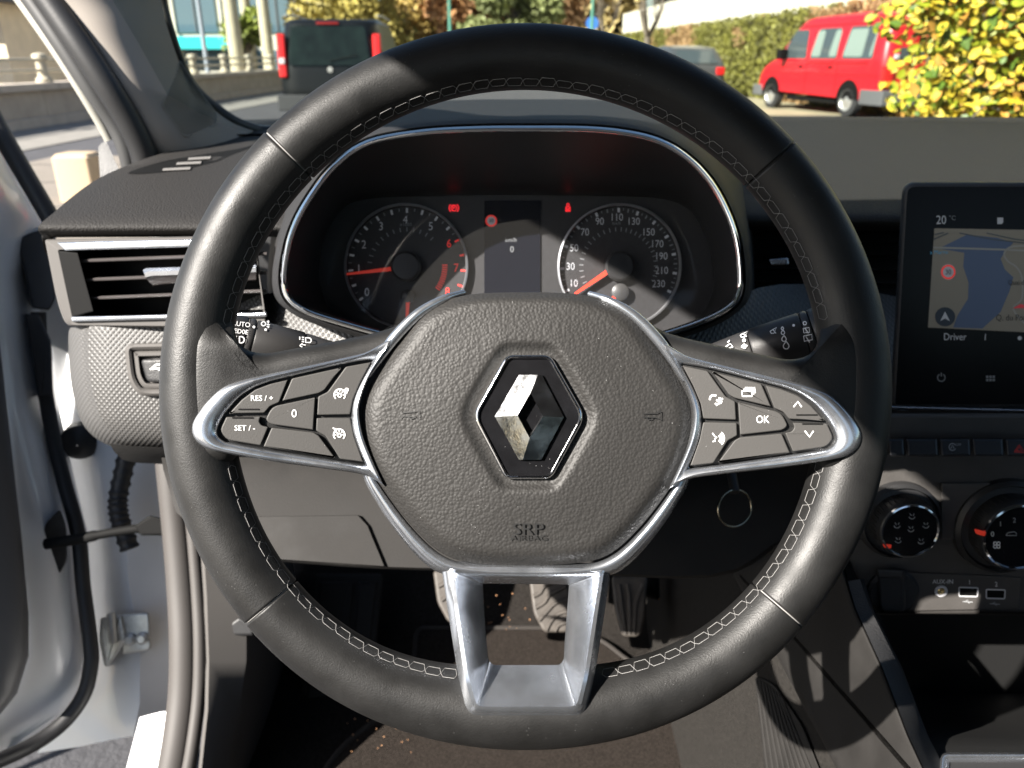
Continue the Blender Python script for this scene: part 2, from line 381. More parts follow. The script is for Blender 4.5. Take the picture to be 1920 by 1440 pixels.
def spoke_leather(poly, cc):
    b = .0085; bp = b / KW; loops = [[WP.pt(x, y, -.028) for x, y in poly]]
    for a_ in (0, .25, .5, .75, 1.0, 1.25, math.pi / 2):
        q = inset(poly, bp * (1 - math.cos(a_))); loops.append([WP.pt(x, y, hf_le(x, y) - b + b * math.sin(a_)) for x, y in q])
    for k in range(1, 15):
        f = k / 14.5; loops.append([WP.pt(x, y, hf_le(x, y)) for x, y in [(x + (cc[0] - x) * f, y + (cc[1] - y) * f) for x, y in q]])
    loft('spoke_leather', loops, LEATHER, SW, cap1=True, ang=70)
for flag in (0, 1):
    poly = mirp(cat(SP_UP + SP_LO, 6, True), flag)
    spoke_leather(resamp(poly + [poly[0]], 150)[:-1], mir((540, 755)) if flag else (540, 755))
    O = mirp(seg(O_SEG), flag); I = mirp(seg(I_SEG), flag); mixp = lambda f: [(a[0] + (b[0] - a[0]) * f, a[1] + (b[1] - a[1]) * f) for a, b in zip(O, I)]
    L = [(0, -.012), (0, .0006), (.06, .0022), (.16, .0034), (.34, .0039), (.62, .0034), (.86, .0022), (1, .0), (1, -.006)]
    loft('spoke_trim', [[WP.pt(x, y, h + hs(x)) for x, y in mixp(f)] for f, h in L], SILVER, SW, ang=50)
    sheet('button_base', WP, I, -.0035, GAP, SW, hf=hf_sp)
    up = [WP.pt(x, y, h) for x, y, h in cat([mir(p) if flag else p for p in [(690, 706, .0045), (706, 680, .0045), (740, 633, .005), (785, 588, .005), (835, 559, .003), (870, 548, -.004)]], 8)]
    tube('trim_tail', up, [.0015 + .0014 * math.sin(math.pi * min(1, i / len(up) * 1.15)) for i in range(len(up))], SILVER, SW, 10)
    for key, pts in BT.items():
        b = plate('button', WP, inset(rp(mirp(pts, flag), 3, 3), .8), -.004, .0013, .0005, BUTTON, SW, hf=hf_sp, ang=50)
        ic = lambda lines, wd=2.6, **kw: strokes('icon', WP, lines, wd, PRINT, b, .0016, hf_sp, **kw)
        tx = lambda s, x, y, sz, **kw: text(s, WP, x, y, sz, PRINT, b, .0016, hf_sp, **kw)
        if not flag:
            if key == 'res': tx('RES / +', 491, 747, 14.5); ic([[(447, 767.5), (486, 767.5)]], 2.8).data.materials[0] = GAP
            if key == 'set': tx('SET / -', 459, 803, 14.5); ic([[(435, 783.5), (475, 783.5)]], 2.8).data.materials[0] = GAP
            if key == 'zero': tx('0', 551.5, 776, 21)
            if key in ('limit', 'cruise'):
                cx, cy = (637, 740) if key == 'limit' else (636, 815)
                ls = [arc(cx, cy, 10.5, -45, 225, 20), arc(cx, cy + 1, 3.4, 0, 360, 12), [(cx - 7, cy - 6), (cx - 2, cy - 2)], [(cx, cy - 9), (cx, cy - 6)], [(cx + 6, cy - 6), (cx + 4, cy - 4)], [(cx + 9, cy), (cx + 6, cy)], [(cx - 9, cy), (cx - 6, cy)]]
                if key == 'limit': ls += [arc(650, 731, 2.8, 0, 360, 10), [(650, 734), (650, 738)]]
                else: ls += [[(624, 802), (630, 806)], [(629, 803), (630, 806), (627, 807)]]
                ic(ls, 2.3)
        else:
            if key == 'res': ic([[(1488, 763), (1496, 753), (1503, 763)]]); ic([[(1493, 778), (1533, 778)]], 2.8).data.materials[0] = GAP
            if key == 'set': ic([[(1509, 808), (1518, 819), (1525, 808)]]); ic([[(1504, 795), (1543, 795)]], 2.8).data.materials[0] = GAP
            if key == 'zero': tx('OK', 1430, 787, 20, sx=.85)
            if key == 'limit': ic([cat([(1331, 750), (1332, 744), (1337, 741), (1343, 742)], 4), cat([(1343, 758), (1347, 757), (1352, 750), (1355, 747)], 4), [(1341, 756), (1345, 760)], [(1343, 750), (1354, 754)], [(1349, 745), (1351, 757)]], 3.4)
            if key == 'cruise': ic([[(1336, 812), (1340, 818), (1344, 820), (1340, 823), (1341, 827), (1336, 828)], arc(1343, 822, 7, -50, 50, 6), arc(1343, 822, 11, -50, 50, 6), arc(1343, 822, 15, -50, 50, 8)], 2.2)
            if key == 'blank_top': ic([[(1391, 733), (1409, 733), (1410, 743), (1392, 743), (1391, 733)], [(1394, 730), (1412, 730), (1413, 740)], [(1397, 727), (1415, 727), (1416, 737)]], 2.2)
# ---- ring below the airbag cover, lower spoke
AB = [(985, 548), (1100, 554), (1178, 584), (1226, 640), (1262, 690), (1296, 745), (1303, 793), (1290, 850), (1260, 910), (1203, 985), (1143, 1039), (1080, 1056), (985, 1061),
      (890, 1056), (828, 1037), (769, 983), (711, 906), (681, 846), (672, 790), (679, 742), (712, 687), (747, 640), (792, 584), (870, 554)]
def ushape(a): return cat(a + [(1975 - p[0], p[1] + (987.5 - p[0]) * .012) for p in a[::-1][1:]], 8)
UI = [(690, 866), (712, 908), (769, 985), (828, 1040), (890, 1059), (987.5, 1064)]
UO = [(676, 880), (693, 920), (738, 990), (795, 1055), (850, 1080), (987.5, 1086)]
ui, uo = ushape(UI), ushape(UO)
L = [(1, -.028), (1, -.006), (.9, .001), (.72, .0042), (.5, .0052), (.28, .005), (.12, .0035), (0, .001), (0, -.008)]
loft('hub_trim', [[WP.pt(a[0] + (b[0] - a[0]) * f, a[1] + (b[1] - a[1]) * f, h) for a, b in zip(ui, uo)] for f, h in L], SILVER, SW, closed=False, ang=60)
def lsp(pts): return rp(pts, 8, 6)
so_ = [(826, 1052, 10), (1147, 1056, 10), (1132, 1160, 30), (1116, 1262, 20), (1099, 1338, 22), (1080, 1345, 22), (893, 1345, 22), (876, 1338, 22), (858, 1262, 20), (842, 1160, 30)]
c1 = [(842, 1062, 10), (1133, 1066, 10), (1119, 1160, 30), (1104, 1262, 20), (1088, 1329, 14), (1076, 1334, 14), (898, 1334, 14), (887, 1329, 14), (870, 1262, 20), (855, 1160, 30)]
c2 = [(850, 1068, 10), (1126, 1072, 10), (1112, 1160, 30), (1097, 1262, 20), (1082, 1321, 10), (1070, 1325, 10), (903, 1325, 10), (893, 1321, 10), (877, 1262, 20), (862, 1160, 30)]
ho = [(905, 1094, 3), (1067, 1096, 3), (1063, 1150, 10), (1059, 1200, 10), (1057, 1238, 8), (1049, 1247, 6), (924, 1247, 6), (916, 1238, 8), (912, 1200, 10), (908, 1150, 10)]
def hl(x, y): return .002 + .0175 * sm((y - 1060) / 240)
loft('lower_spoke', [[WP.pt(x, y, h + hl(x, y)) for x, y in lsp(q)] for q, h in ((so_, -.03), (so_, -.002), (c1, .0028), (c2, .003), (ho, -.016), (ho, -.034))], SILVER, SW, ang=42)
# ---- airbag cover
EC = (991, 781)
EM = [(949, 665, 14), (1032, 665, 14), (1098, 781, 22), (1034, 898, 14), (947, 898, 14), (885, 779, 22)]
def polar(poly, c, th):
    best = 0; d = V((math.cos(th), -math.sin(th)))
    for i in range(len(poly)):
        a = V(poly[i - 1]) - V(c); b = V(poly[i]) - V(c); e = b - a; den = d.x * e.y - d.y * e.x
        if abs(den) < 1e-9: continue
        t = (a.x * e.y - a.y * e.x) / den; u = (a.x * d.y - a.y * d.x) / den
        if -1e-6 <= u <= 1 + 1e-6 and t > best: best = t
    return best
abp = cat(AB, 6, True); emp = rp(EM, 10, 6); NA = 180
RO = [polar(abp, EC, 2 * math.pi * i / NA) for i in range(NA)]; RE = [polar(emp, EC, 2 * math.pi * i / NA) for i in range(NA)]
def ah(t, de):
    h = .0030 + .0072 * sm(min(1, t / .16)) ** .6 + .0030 * sm(t / .9)
    return h - .0034 * sm((27 - de) / 22)
loops = []
for t in [-1, 0, .012, .03, .05, .08, .12, .17, .23, .3, .4, .5, .6, .68, .74, .79, .83, .86, .89, .92, .95, .975, 1]:
    tt = max(t, 0); lp = []
    for i in range(NA):
        r = RO[i] + (RE[i] - RO[i]) * tt; th = 2 * math.pi * i / NA; h = ah(tt, r - RE[i]) if t >= 0 else -.012
        lp.append(WP.pt(EC[0] + r * math.cos(th), EC[1] - r * math.sin(th), h))
    loops.append(lp)
ab = loft('airbag_cover', loops, AIRBAG, SW, cap1=True, ang=60)
def habag(x, y):
    th = math.atan2(-(y - EC[1]), x - EC[0]) % (2 * math.pi); f = th / (2 * math.pi) * NA; i = int(f) % NA; g = f - int(f); j = (i + 1) % NA
    ro = RO[i] * (1 - g) + RO[j] * g; re = RE[i] * (1 - g) + RE[j] * g; r = math.dist((x, y), EC); t = (ro - r) / (ro - re); return ah(max(0, min(1, t)), r - re)
EMBOSS = M('pressed_plastic_lettering', (.014, .014, .014), .5)
text('SRP', WP, 990, 993, 31, EMBOSS, ab, .0011, habag, sx=1.22, name='embossed_lettering')
text('AIRBAG', WP, 991, 1009, 15, EMBOSS, ab, .0011, habag, sx=1.35, name='embossed_lettering')
for s, cx, cy in ((1, 768, 777), (-1, 1221, 779)):
    q = lambda x, y: (cx + s * x, cy + y)
    ls = [[q(-18, -7), q(-14, -3), q(8, -5), q(17, -9), q(17, 9), q(8, 5), q(-14, 3), q(-18, 7)] if s == 1 else [q(-18, -8), q(-8, -4), q(16, -3), q(16, 3), q(-8, 4), q(-18, 8), q(-18, -8)],
          arc(cx + 3 * s, cy + 2, 6, 180, 360, 8)]
    strokes('horn_mark', WP, ls, 1.7, EMBOSS, ab, .0011, habag)
# ---- badge
eb = rp(EM, 10, 6); HB = .0102
badge = loft('badge', [[WP.pt(x, y, h) for x, y in inset(eb, d)] for d, h in ((0, HB - .004), (0, HB + .002), (2, HB + .0034), (4.5, HB + .0036), (7, HB + .0028), (8, HB + .0012))], CHROME, SW, ang=60)
sheet('badge_plate', WP, inset(eb, 7), HB + .0016, GLOSS, badge)
d_o = [(973, 703), (1016, 703), (1057, 782), (1015, 862), (973, 862), (928, 781)]; d_i = [(995, 736), (1018, 781), (993, 821), (970, 779)]
h0, h1, h2 = HB + .0018, HB + .0034, HB + .0064
vv = [WP.pt(x, y, h0) for x, y in d_o] + [WP.pt(x, y, h1) for x, y in d_o] + [WP.pt(x, y, h2) for x, y in d_i] + [WP.pt(x, y, h0) for x, y in d_i] + [WP.pt(1008, 703, h1 + .0004), WP.pt(980, 862, h1 + .0004)]
o_ = lambda i: 6 + i
n_ = lambda i: 12 + i
b_ = lambda i: 16 + i
ff = [(i, (i + 1) % 6, o_((i + 1) % 6), o_(i)) for i in range(6)]
ff += [(o_(0), 20, n_(0), n_(3), o_(5)), (20, o_(1), o_(2), n_(1), n_(0)), (o_(2), o_(3), 21, n_(2), n_(1)), (o_(4), o_(5), n_(3), n_(2), 21)]
ff += [(n_(i), n_((i + 1) % 4), b_((i + 1) % 4), b_(i)) for i in range(4)]
obj('diamond', vv, ff, CHROME2, badge, ang=4)
# ================================================================== CAR SHELL (roof, pillars, windscreen, floor)
CAR = thing('car', 'white car seen from inside, with beige windscreen pillar and dark carpeted footwell', 'car', (0.36, 0.3, 0.25))
Z0 = 1.15
# left roof rail line (the edge that shades the wheel), from pillar base over the door opening to the rear
RAIL = [(-.455, 1.05, -.115), (-.43, .85, .045), (-.39, .55, .165), (-.365, .33, .232), (-.352, .2, .268), (-.35, -.03, .312), (-.36, -.5, .335), (-.38, -1.1, .32)]
rail = [V((x, y, Z0 + z + .026 * sm((.85 - y) / .3))) for x, y, z in cat(RAIL, 6)]
tube('roof_rail', [p + V((-.03, 0, .02)) for p in rail[8:]], .034, SHELL, CAR, 14)
rows = []
for i in range(15, len(rail)):
    p = rail[i]; rows.append([V((p.x + (1.44 - p.x * 0 + .36 - p.x - 1.44 + 0.0) * 0 + (1.08 - p.x) * f, p.y, p.z + .03 + .035 * math.sin(math.pi * f))) for f in [k / 12 for k in range(13)]])
loft('roof_lining', rows, SHELL, CAR, closed=False, ang=60)
loft('roof_skin', [[q + V((0, 0, .03)) for q in r] for r in rows], WHITE, CAR, closed=False, ang=60)
# right side: door with window opening, rear wall
def wall(name, quad, mat): return obj(name, [V(q) for q in quad], [(0, 1, 2, 3)], mat, CAR, ang=0, fix=False)
wall('right_door_trim', [(1.16, 1.05, .30), (1.16, -1.1, .30), (1.18, -1.1, .98), (1.18, 1.05, .98)], DASHD)
wall('rear_seat_back', [(-.40, -.95, .30), (1.16, -.95, .30), (1.16, -1.1, 1.08), (-.40, -1.1, 1.08)], DASHD)
wall('left_rear_door_trim', [(-.43, -.42, .30), (-.43, -1.1, .30), (-.44, -1.1, .98), (-.44, -.42, .98)], DASHD)
SGL = glassmat('side_glass', (.7, .75, .73), .5, 1.4)
wall('right_front_glass', [(1.18, .95, .98), (1.18, -.42, .98), (1.09, -.42, 1.46), (1.10, .4, 1.42)], SGL)
wall('right_rear_glass', [(1.18, -.42, .98), (1.18, -1.1, .98), (1.09, -1.1, 1.46), (1.09, -.42, 1.46)], SGL)
wall('tailgate_glass', [(-.38, -1.12, 1.06), (1.14, -1.12, 1.06), (1.06, -1.1, 1.47), (-.34, -1.1, 1.47)], SGL)
tube('left_centre_pillar', [(-.45, -.42, .3), (-.45, -.40, .98), (-.37, -.42, 1.47)], .055, SHELL, CAR, 12)
tube('right_centre_pillar', [(1.17, -.42, .98), (1.08, -.42, 1.5)], .05, SHELL, CAR, 12)
tube('right_windscreen_pillar', [(1.18, 1.05, 1.0), (1.14, .75, 1.24), (1.09, .33, 1.42)], .05, SHELL, CAR, 12)
# windscreen
WB = lambda x: V((x, 1.235 - .16 * ((x - .36) / .8) ** 2, Z0 - .10)); WT = lambda x: V((.36 + (x - .36) * .86, .36 - .05 * ((x - .36) / .8) ** 2, Z0 + .275))
xs = [-.43 + 1.58 * i / 24 for i in range(25)]
loft('windscreen', [[WB(x).lerp(WT(x), f) + V((0, .03 * math.sin(math.pi * f), .03 * math.sin(math.pi * f))) for x in xs] for f in [k / 8 for k in range(9)]], glassmat('windscreen_glass', (.72, .77, .74), .5, 1.3), CAR, closed=False, ang=60)
FRIT = M('black_window_border', (.008, .008, .008), .35)
loft('windscreen_border', [[WB(x).lerp(WT(x), f) + V((0, -.006, -.006)) for x in xs] for f in (-.02, .028)], FRIT, CAR, closed=False)
# left windscreen pillar trim
PR = cat([(255, -240, .83), (280, -130, .885), (296, -40, .93), (301, 0, .945), (312, 45, .955), (328, 95, .97), (345, 138, .985), (366, 172, 1.0), (398, 203, 1.02), (436, 230, 1.04), (480, 246, 1.07)], 5)
PLf = cat([(-110, -240, .80), (-25, -140, .835), (52, -40, .86), (84, 0, .87), (122, 52, .88), (160, 106, .89), (198, 162, .90), (234, 214, .915), (268, 262, .93), (296, 300, .95), (330, 318, .97)], 5)
rows = []
for a, b in zip(PLf, PR):
    r = []
    for k in range(13):
        f = k / 12; x, y, d = (a[i] + (b[i] - a[i]) * f for i in range(3)); r.append(P(x, y, d - .035 * math.sin(math.pi * f) ** .8))
    rows.append(r)
pil = loft('pillar_trim', rows, PILLAR, CAR, closed=False, ang=60)
def pilpt(x, y, off=0):                     # point on the pillar trim surface about pixel x, y
    n = len(PLf) - 1; best = None; u0, f0, su, sf = n / 2, .5, n / 2, .5
    def ev(u, f):
        i = max(0, min(n - 1, int(u))); g = u - i; a = [PLf[i][k] + (PLf[i + 1][k] - PLf[i][k]) * g for k in range(3)]; b = [PR[i][k] + (PR[i + 1][k] - PR[i][k]) * g for k in range(3)]
        return [a[k] + (b[k] - a[k]) * f for k in range(3)]
    for it in range(22):
        for du in (-1, -.5, 0, .5, 1):
            for df_ in (-1, -.5, 0, .5, 1):
                u, f = max(0, min(n, u0 + du * su)), max(0, min(1.0, f0 + df_ * sf)); q = ev(u, f); e = (q[0] - x) ** 2 + (q[1] - y) ** 2
                if best is None or e < best[0]: best = (e, u, f, q[2])
        u0, f0 = best[1], best[2]; su *= .62; sf *= .62
    return P(x, y, best[3] - .035 * math.sin(math.pi * best[2]) ** .8 - off)
gp = rp([(338, 116, 4), (374, 172, 20), (407, 214, 8), (405, 234, 6), (347, 257, 8), (304, 197, 8)], 8, 5)
gc = (356, 196)
gl = lambda s, off: [pilpt(gc[0] + (x - gc[0]) * s, gc[1] + (y - gc[1]) * s, off) for x, y in gp]
gr = loft('speaker_grille', [gl(1.05, -.001), gl(1.035, .0012), gl(.99, .0015), gl(.96, -.0008), gl(.8, -.0008), gl(.6, -.0008), gl(.4, -.0008), gl(.2, -.0008)], M('grey_grille_plastic', (.24, .22, .19), .75), pil, cap1=True, ang=50)
for i in range(36):                         # raised ribs of the grille
    y0 = 112 + i * 4.6; pts = []
    for k in range(40):
        x = 296 + k * 3; y = y0 + (x - 350) * .62
        ins = False; n = len(gp); j = n - 1
        for q in range(n):
            (x1, y1), (x2, y2) = gp[q], gp[j]
            if (y1 > y) != (y2 > y) and x < (x2 - x1) * (y - y1) / (y2 - y1) + x1: ins = not ins
            j = q
        if ins: pts.append((x, y))
    if len(pts) > 3: tube('rib', [pilpt(x, y, .0003) for x, y in (pts[0], pts[len(pts) // 2], pts[-1])], .0008, MC['grey_grille_plastic'], gr, 5)
tube('windscreen_seal', [P(x + 5, y + 1, d + .012) for x, y, d in PR] + [P(x, y, 1.10) for x, y in ((520, 250), (600, 252))], [.005 + .0045 * sm((i - 25) / 20) for i in range(len(PR) + 2)], FRIT, CAR, 8)
# door seal along the pillar, painted body edge outside it
tube('door_seal', [P(*q) for q in cat([(-70, -200, .82), (62, -40, .86), (92, 0, .865), (150, 85, .875), (200, 160, .89), (240, 225, .91), (268, 285, .93), (280, 350, .95)], 6)], .0155, RUBBER, CAR, 14)
tube('inner_seal_lip', [P(*q) for q in cat([(-104, -200, .835), (28, -40, .875), (60, 0, .88), (118, 85, .89), (170, 165, .905), (215, 232, .925), (240, 290, .94), (250, 350, .96)], 6)], .011, M('grey_rubber', (.05, .05, .05), .5), CAR, 12)
tube('body_edge', [P(*q) for q in cat([(-124, -200, .85), (8, -40, .895), (38, 0, .90), (98, 85, .91), (150, 165, .925), (190, 232, .945), (206, 262, .955)], 6)], [.0066] * 37, M('champagne_white_edge', (.33, .32, .28), .5), CAR, 10)
loft('door_edge_bracket', [[P(x, y, d) for x, y in rp([(184, 275), (198, 262), (228, 330), (232, 380), (190, 370)], 4, 3)] for d in (.99, .965)], DASHD, CAR, cap1=True)
# floor, toe board, tunnel
loft('carpet', [[V((x, y, z)) for x in [-.42 + .05 * i for i in range(17)]] for y, z in ((-1.1, .27), (.3, .262), (.85, .258), (1.0, .262), (1.05, .275), (1.12, .33), (1.3, .52), (1.45, .75))], CARPET, CAR, closed=False, ang=60)
loft('right_carpet', [[V((x, y, z)) for x in (.38, .8, 1.18)] for y, z in ((-1.1, .27), (1.0, .262), (1.12, .33), (1.45, .75))], CARPET, CAR, closed=False, ang=60)
wall('bulkhead', [(-.5, 1.30, .3), (1.2, 1.30, .3), (1.2, 1.30, 1.03), (-.5, 1.30, 1.03)], DASHD)
# driver seat behind the camera
loft('driver_seat', [[V((.0 + x * w_, y + .03 * math.cos(x * 2.4), z)) for x in [k / 10 - 1 for k in range(21)]] for y, z, w_ in ((-.16, .5, .25), (-.22, .62, .27), (-.27, .8, .27), (-.33, .98, .25), (-.37, 1.08, .2), (-.38, 1.11, .12), (-.37, 1.13, .13), (-.38, 1.2, .14), (-.42, 1.3, .13), (-.45, 1.32, .1))], M('seat_fabric', (.03, .03, .032), .9), CAR, closed=False, ang=60)
loft('passenger_seat', [[V((.74 + x * w_, y + .03 * math.cos(x * 2.4), z)) for x in [k / 10 - 1 for k in range(21)]] for y, z, w_ in ((.42, .45, .24), (.40, .52, .25), (-.0, .50, .26), (-.14, .53, .26), (-.2, .62, .27), (-.27, .8, .27), (-.33, .98, .25), (-.37, 1.08, .2), (-.38, 1.11, .12), (-.38, 1.2, .14), (-.42, 1.3, .13), (-.45, 1.32, .1))], M('seat_fabric', (.03, .03, .032), .9), CAR, closed=False, ang=60)
# footrest
fr = Pl(620, 1250, 1.2, (.12, -.72, .68))
FR = plate('footrest', fr, rp([(588, 1075, 10), (720, 1075, 10), (712, 1150), (692, 1345, 12), (560, 1345, 12), (572, 1200)], 6, 5), -.05, .012, .006, LOWP, CAR)
plate('footrest_pad', fr, rp([(600, 1090, 6), (664, 1090, 6), (642, 1330, 8), (572, 1330, 8)], 6, 5), .010, .017, .004, LOWP, FR)
plate('footrest_pad', fr, rp([(672, 1090, 4), (708, 1090, 4), (700, 1150), (684, 1330, 8), (652, 1330, 8)], 6, 5), .010, .017, .004, LOWP, FR)
# ------------------------------------------------------------------ left door opening: jamb, seal, kick panel
jm = lambda rows_, mat, name, **kw: loft(name, [[P(*q) for q in r] for r in rows_], mat, CAR, closed=False, ang=50, **kw)
jm([[(20, 560, 1.20), (100, 560, 1.16), (150, 560, 1.14), (200, 560, 1.13), (330, 560, 1.165)], [(40, 740, 1.20), (120, 740, 1.17), (165, 740, 1.14), (220, 740, 1.12), (330, 740, 1.165)],
    [(60, 900, 1.2), (140, 900, 1.17), (180, 900, 1.15), (232, 900, 1.12), (330, 900, 1.165)], [(90, 1080, 1.2), (160, 1080, 1.17), (196, 1080, 1.15), (240, 1080, 1.13), (330, 1080, 1.165)],
    [(110, 1220, 1.2), (180, 1220, 1.16), (215, 1220, 1.14), (262, 1220, 1.13), (335, 1220, 1.165)], [(110, 1340, 1.18), (150, 1330, 1.15), (205, 1325, 1.12), (262, 1320, 1.11), (340, 1320, 1.165)],
    [(70, 1412, 1.16), (150, 1400, 1.13), (205, 1388, 1.12), (250, 1380, 1.09), (340, 1380, 1.165)]], WHITE, 'door_jamb')
jm([[(262, 1345, 1.04), (300, 1335, 1.0), (345, 1330, .965)], [(232, 1460, 1.0), (275, 1460, .97), (340, 1460, .94)], [(228, 1475, 1.0), (270, 1475, .97), (340, 1475, .94)]], WHITE, 'sill')
tube('opening_seal', [P(*q) for q in cat([(316, 820, .97), (324, 900, .97), (334, 1000, .97), (342, 1100, .965), (347, 1200, .955), (345, 1300, .945), (333, 1400, .93), (318, 1480, .92)], 6)], .0185, RUBBERG, CAR, 14)
tube('seal_lip', [P(*q) for q in cat([(344, 820, .955), (352, 900, .955), (362, 1000, .955), (370, 1100, .95), (375, 1200, .94), (373, 1300, .93), (361, 1400, .915), (346, 1480, .905)], 6)], .008, RUBBERG, CAR, 10)
jm([[(366, 860, .95), (372, 862, .945), (430, 870, .965), (440, 872, 1.0), (520, 900, 1.25)], [(374, 1000, .95), (380, 1000, .945), (452, 1006, .965), (462, 1008, 1.0), (540, 1010, 1.3)], [(382, 1120, .945), (388, 1120, .94), (462, 1122, .962), (472, 1122, 1.0), (560, 1120, 1.36)],
    [(386, 1240, .935), (392, 1240, .93), (462, 1240, .955), (472, 1240, 1.0), (560, 1240, 1.36)], [(384, 1330, .92), (390, 1330, .915), (448, 1330, .94), (457, 1330, .98), (540, 1330, 1.3)], [(368, 1480, .9), (374, 1480, .895), (412, 1480, .92), (422, 1480, .95), (500, 1480, 1.2)]], GREYP, 'kick_panel')
kp = Pl(450, 1180, .955); plate('bonnet_release', kp, rp([(428, 1172, 2), (447, 1158, 2), (475, 1165, 2), (475, 1192, 2), (430, 1192, 2)], 2, 3), -.02, .004, .003, RUBBER, CAR)
# hinge, check strap, cable boot, grommet
hg = Pl(235, 1190, 1.115)
STEEL = M('galvanised_steel', (.55, .55, .53), .4, .7, var=(80, .2))
H = plate('hinge', hg, rp([(222, 1150, 8), (280, 1148, 8), (284, 1220, 10), (228, 1228, 8)], 6, 5), -.03, .006, .004, STEEL, CAR)
plate('hinge_arm', hg, rp([(188, 1158, 5), (228, 1152, 5), (238, 1200, 6), (205, 1250, 6), (196, 1250, 6), (186, 1200, 6)], 5, 4), -.02, .012, .005, STEEL, H)
for x, y in ((245, 1198), (268, 1196)): lathe('bolt', hg.pt(x, y, .006), NN, [(.009, 0), (.009, .004), (.005, .007), (0, .007)], STEEL, H, 12)
tube('pin', [hg.pt(208, 1150, .016), hg.pt(213, 1205, .016)], .006, STEEL, H, 10)
tube('cable_boot', [P(*q) for q in cat([(244, 830, 1.08), (232, 880, 1.08), (222, 930, 1.075), (222, 960, 1.07), (230, 990, 1.07), (244, 1030, 1.07)], 8)], [.0115 + (.0022 if i % 3 < 1 else 0) for i in range(41)], RUBBER, CAR, 14)
lathe('grommet', P(148, 830, 1.135), V((.3, -1, .1)), [(.001, .012), (.012, .011), (.022, .004), (.026, 0), (.026, -.02)][::-1], RUBBER, CAR, 24)
# ------------------------------------------------------------------ the open door
DR = CAR
dl = lambda rows_, mat, name, **kw: loft(name, [[P(*q) for q in r] for r in rows_], mat, DR, closed=False, ang=55, **kw)
rowsd = [((-60, 200, 0.95), (-40, 225, 1.01), (-10, 262, 1.06), (4, 280, 1.09), (12, 296, 1.12)), ((-60, 300, 0.95), (-20, 320, 1.01), (20, 340, 1.06), (36, 350, 1.09), (48, 362, 1.12)), ((-60, 380, 0.95), (-5, 400, 1.01), (50, 410, 1.06), (76, 420, 1.09), (92, 440, 1.12)),
         ((-60, 520, 0.95), (-20, 520, 1.01), (20, 520, 1.04), (50, 520, 1.09), (78, 520, 1.13)), ((-60, 640, 0.95), (-12, 640, 1.01), (28, 640, 1.04), (62, 640, 1.09), (96, 640, 1.14)),
         ((-60, 760, 0.95), (-4, 760, 1.01), (40, 760, 1.04), (76, 760, 1.09), (110, 760, 1.14)), ((-60, 900, 0.95), (12, 900, 1.01), (70, 900, 1.04), (112, 900, 1.09), (140, 900, 1.14)),
         ((-60, 1000, 0.95), (24, 1000, 1.01), (90, 1000, 1.04), (138, 1000, 1.09), (165, 1000, 1.14)), ((-60, 1120, 0.95), (34, 1120, 1.01), (104, 1120, 1.04), (150, 1120, 1.09), (172, 1120, 1.14)),
         ((-60, 1230, 0.95), (36, 1230, 1.01), (112, 1230, 1.04), (166, 1230, 1.08), (186, 1230, 1.13)), ((-60, 1290, 0.95), (24, 1290, 1.01), (100, 1290, 1.04), (154, 1290, 1.07), (178, 1290, 1.12)),
         ((-60, 1340, 0.95), (6, 1340, 1.01), (80, 1340, 1.04), (116, 1338, 1.06), (150, 1338, 1.1)), ((-60, 1400, 0.95), (-20, 1395, 0.99), (20, 1385, 1.04), (60, 1378, 1.04), (96, 1372, 1.08)), ((-60, 1440, 0.95), (-40, 1440, 0.99), (-10, 1425, 1.01), (10, 1415, 1.04), (40, 1405, 1.06))]
def ext(r):
    q = P(*r[0]); return [q + V((-.82, -.57, 0)) * s_ for s_ in (.95, .9, .6, .3, .1)] + [P(*k) for k in cat(r, 4)]
DR = loft('door', [ext(r) for r in rowsd], WHITE, CAR, closed=False, ang=55, label='open white driver door') if True else dl([cat(r, 4) for r in rowsd], WHITE, 'door', label='open white driver door')
tube('door_weather_seal', [P(*q) for q in cat([(72, 585, 1.075), (76, 660, 1.08), (86, 740, 1.08), (102, 830, 1.08), (122, 910, 1.075), (146, 1000, 1.07), (156, 1100, 1.065), (170, 1210, 1.055), (170, 1250, 1.05), (158, 1300, 1.04), (128, 1345, 1.025), (90, 1378, 1.01), (50, 1402, .99), (0, 1425, .96), (-70, 1452, .92)], 6)], .0098, RUBBER, DR, 12)
tube('window_frame_seal', [P(*q) for q in cat([(-30, 190, 1.02), (2, 250, 1.025), (38, 312, 1.035), (72, 370, 1.045), (104, 425, 1.055)], 6)], .0125, RUBBER, DR, 12)
mb = Pl(62, 505, 1.06); plate('hinge_cover', mb, rp([(30, 450, 8), (60, 435, 10), (96, 428, 4), (104, 560, 6), (92, 582, 4), (60, 578, 6), (48, 520, 8)], 6, 5), -.04, .006, .004, RUBBER, DR)
plate('hinge_cover', Pl(75, 660, 1.06), rp([(46, 588, 3), (74, 590, 3), (96, 640, 4), (100, 742, 3), (74, 742, 3)], 3, 4), -.03, .006, .003, RUBBER, DR)
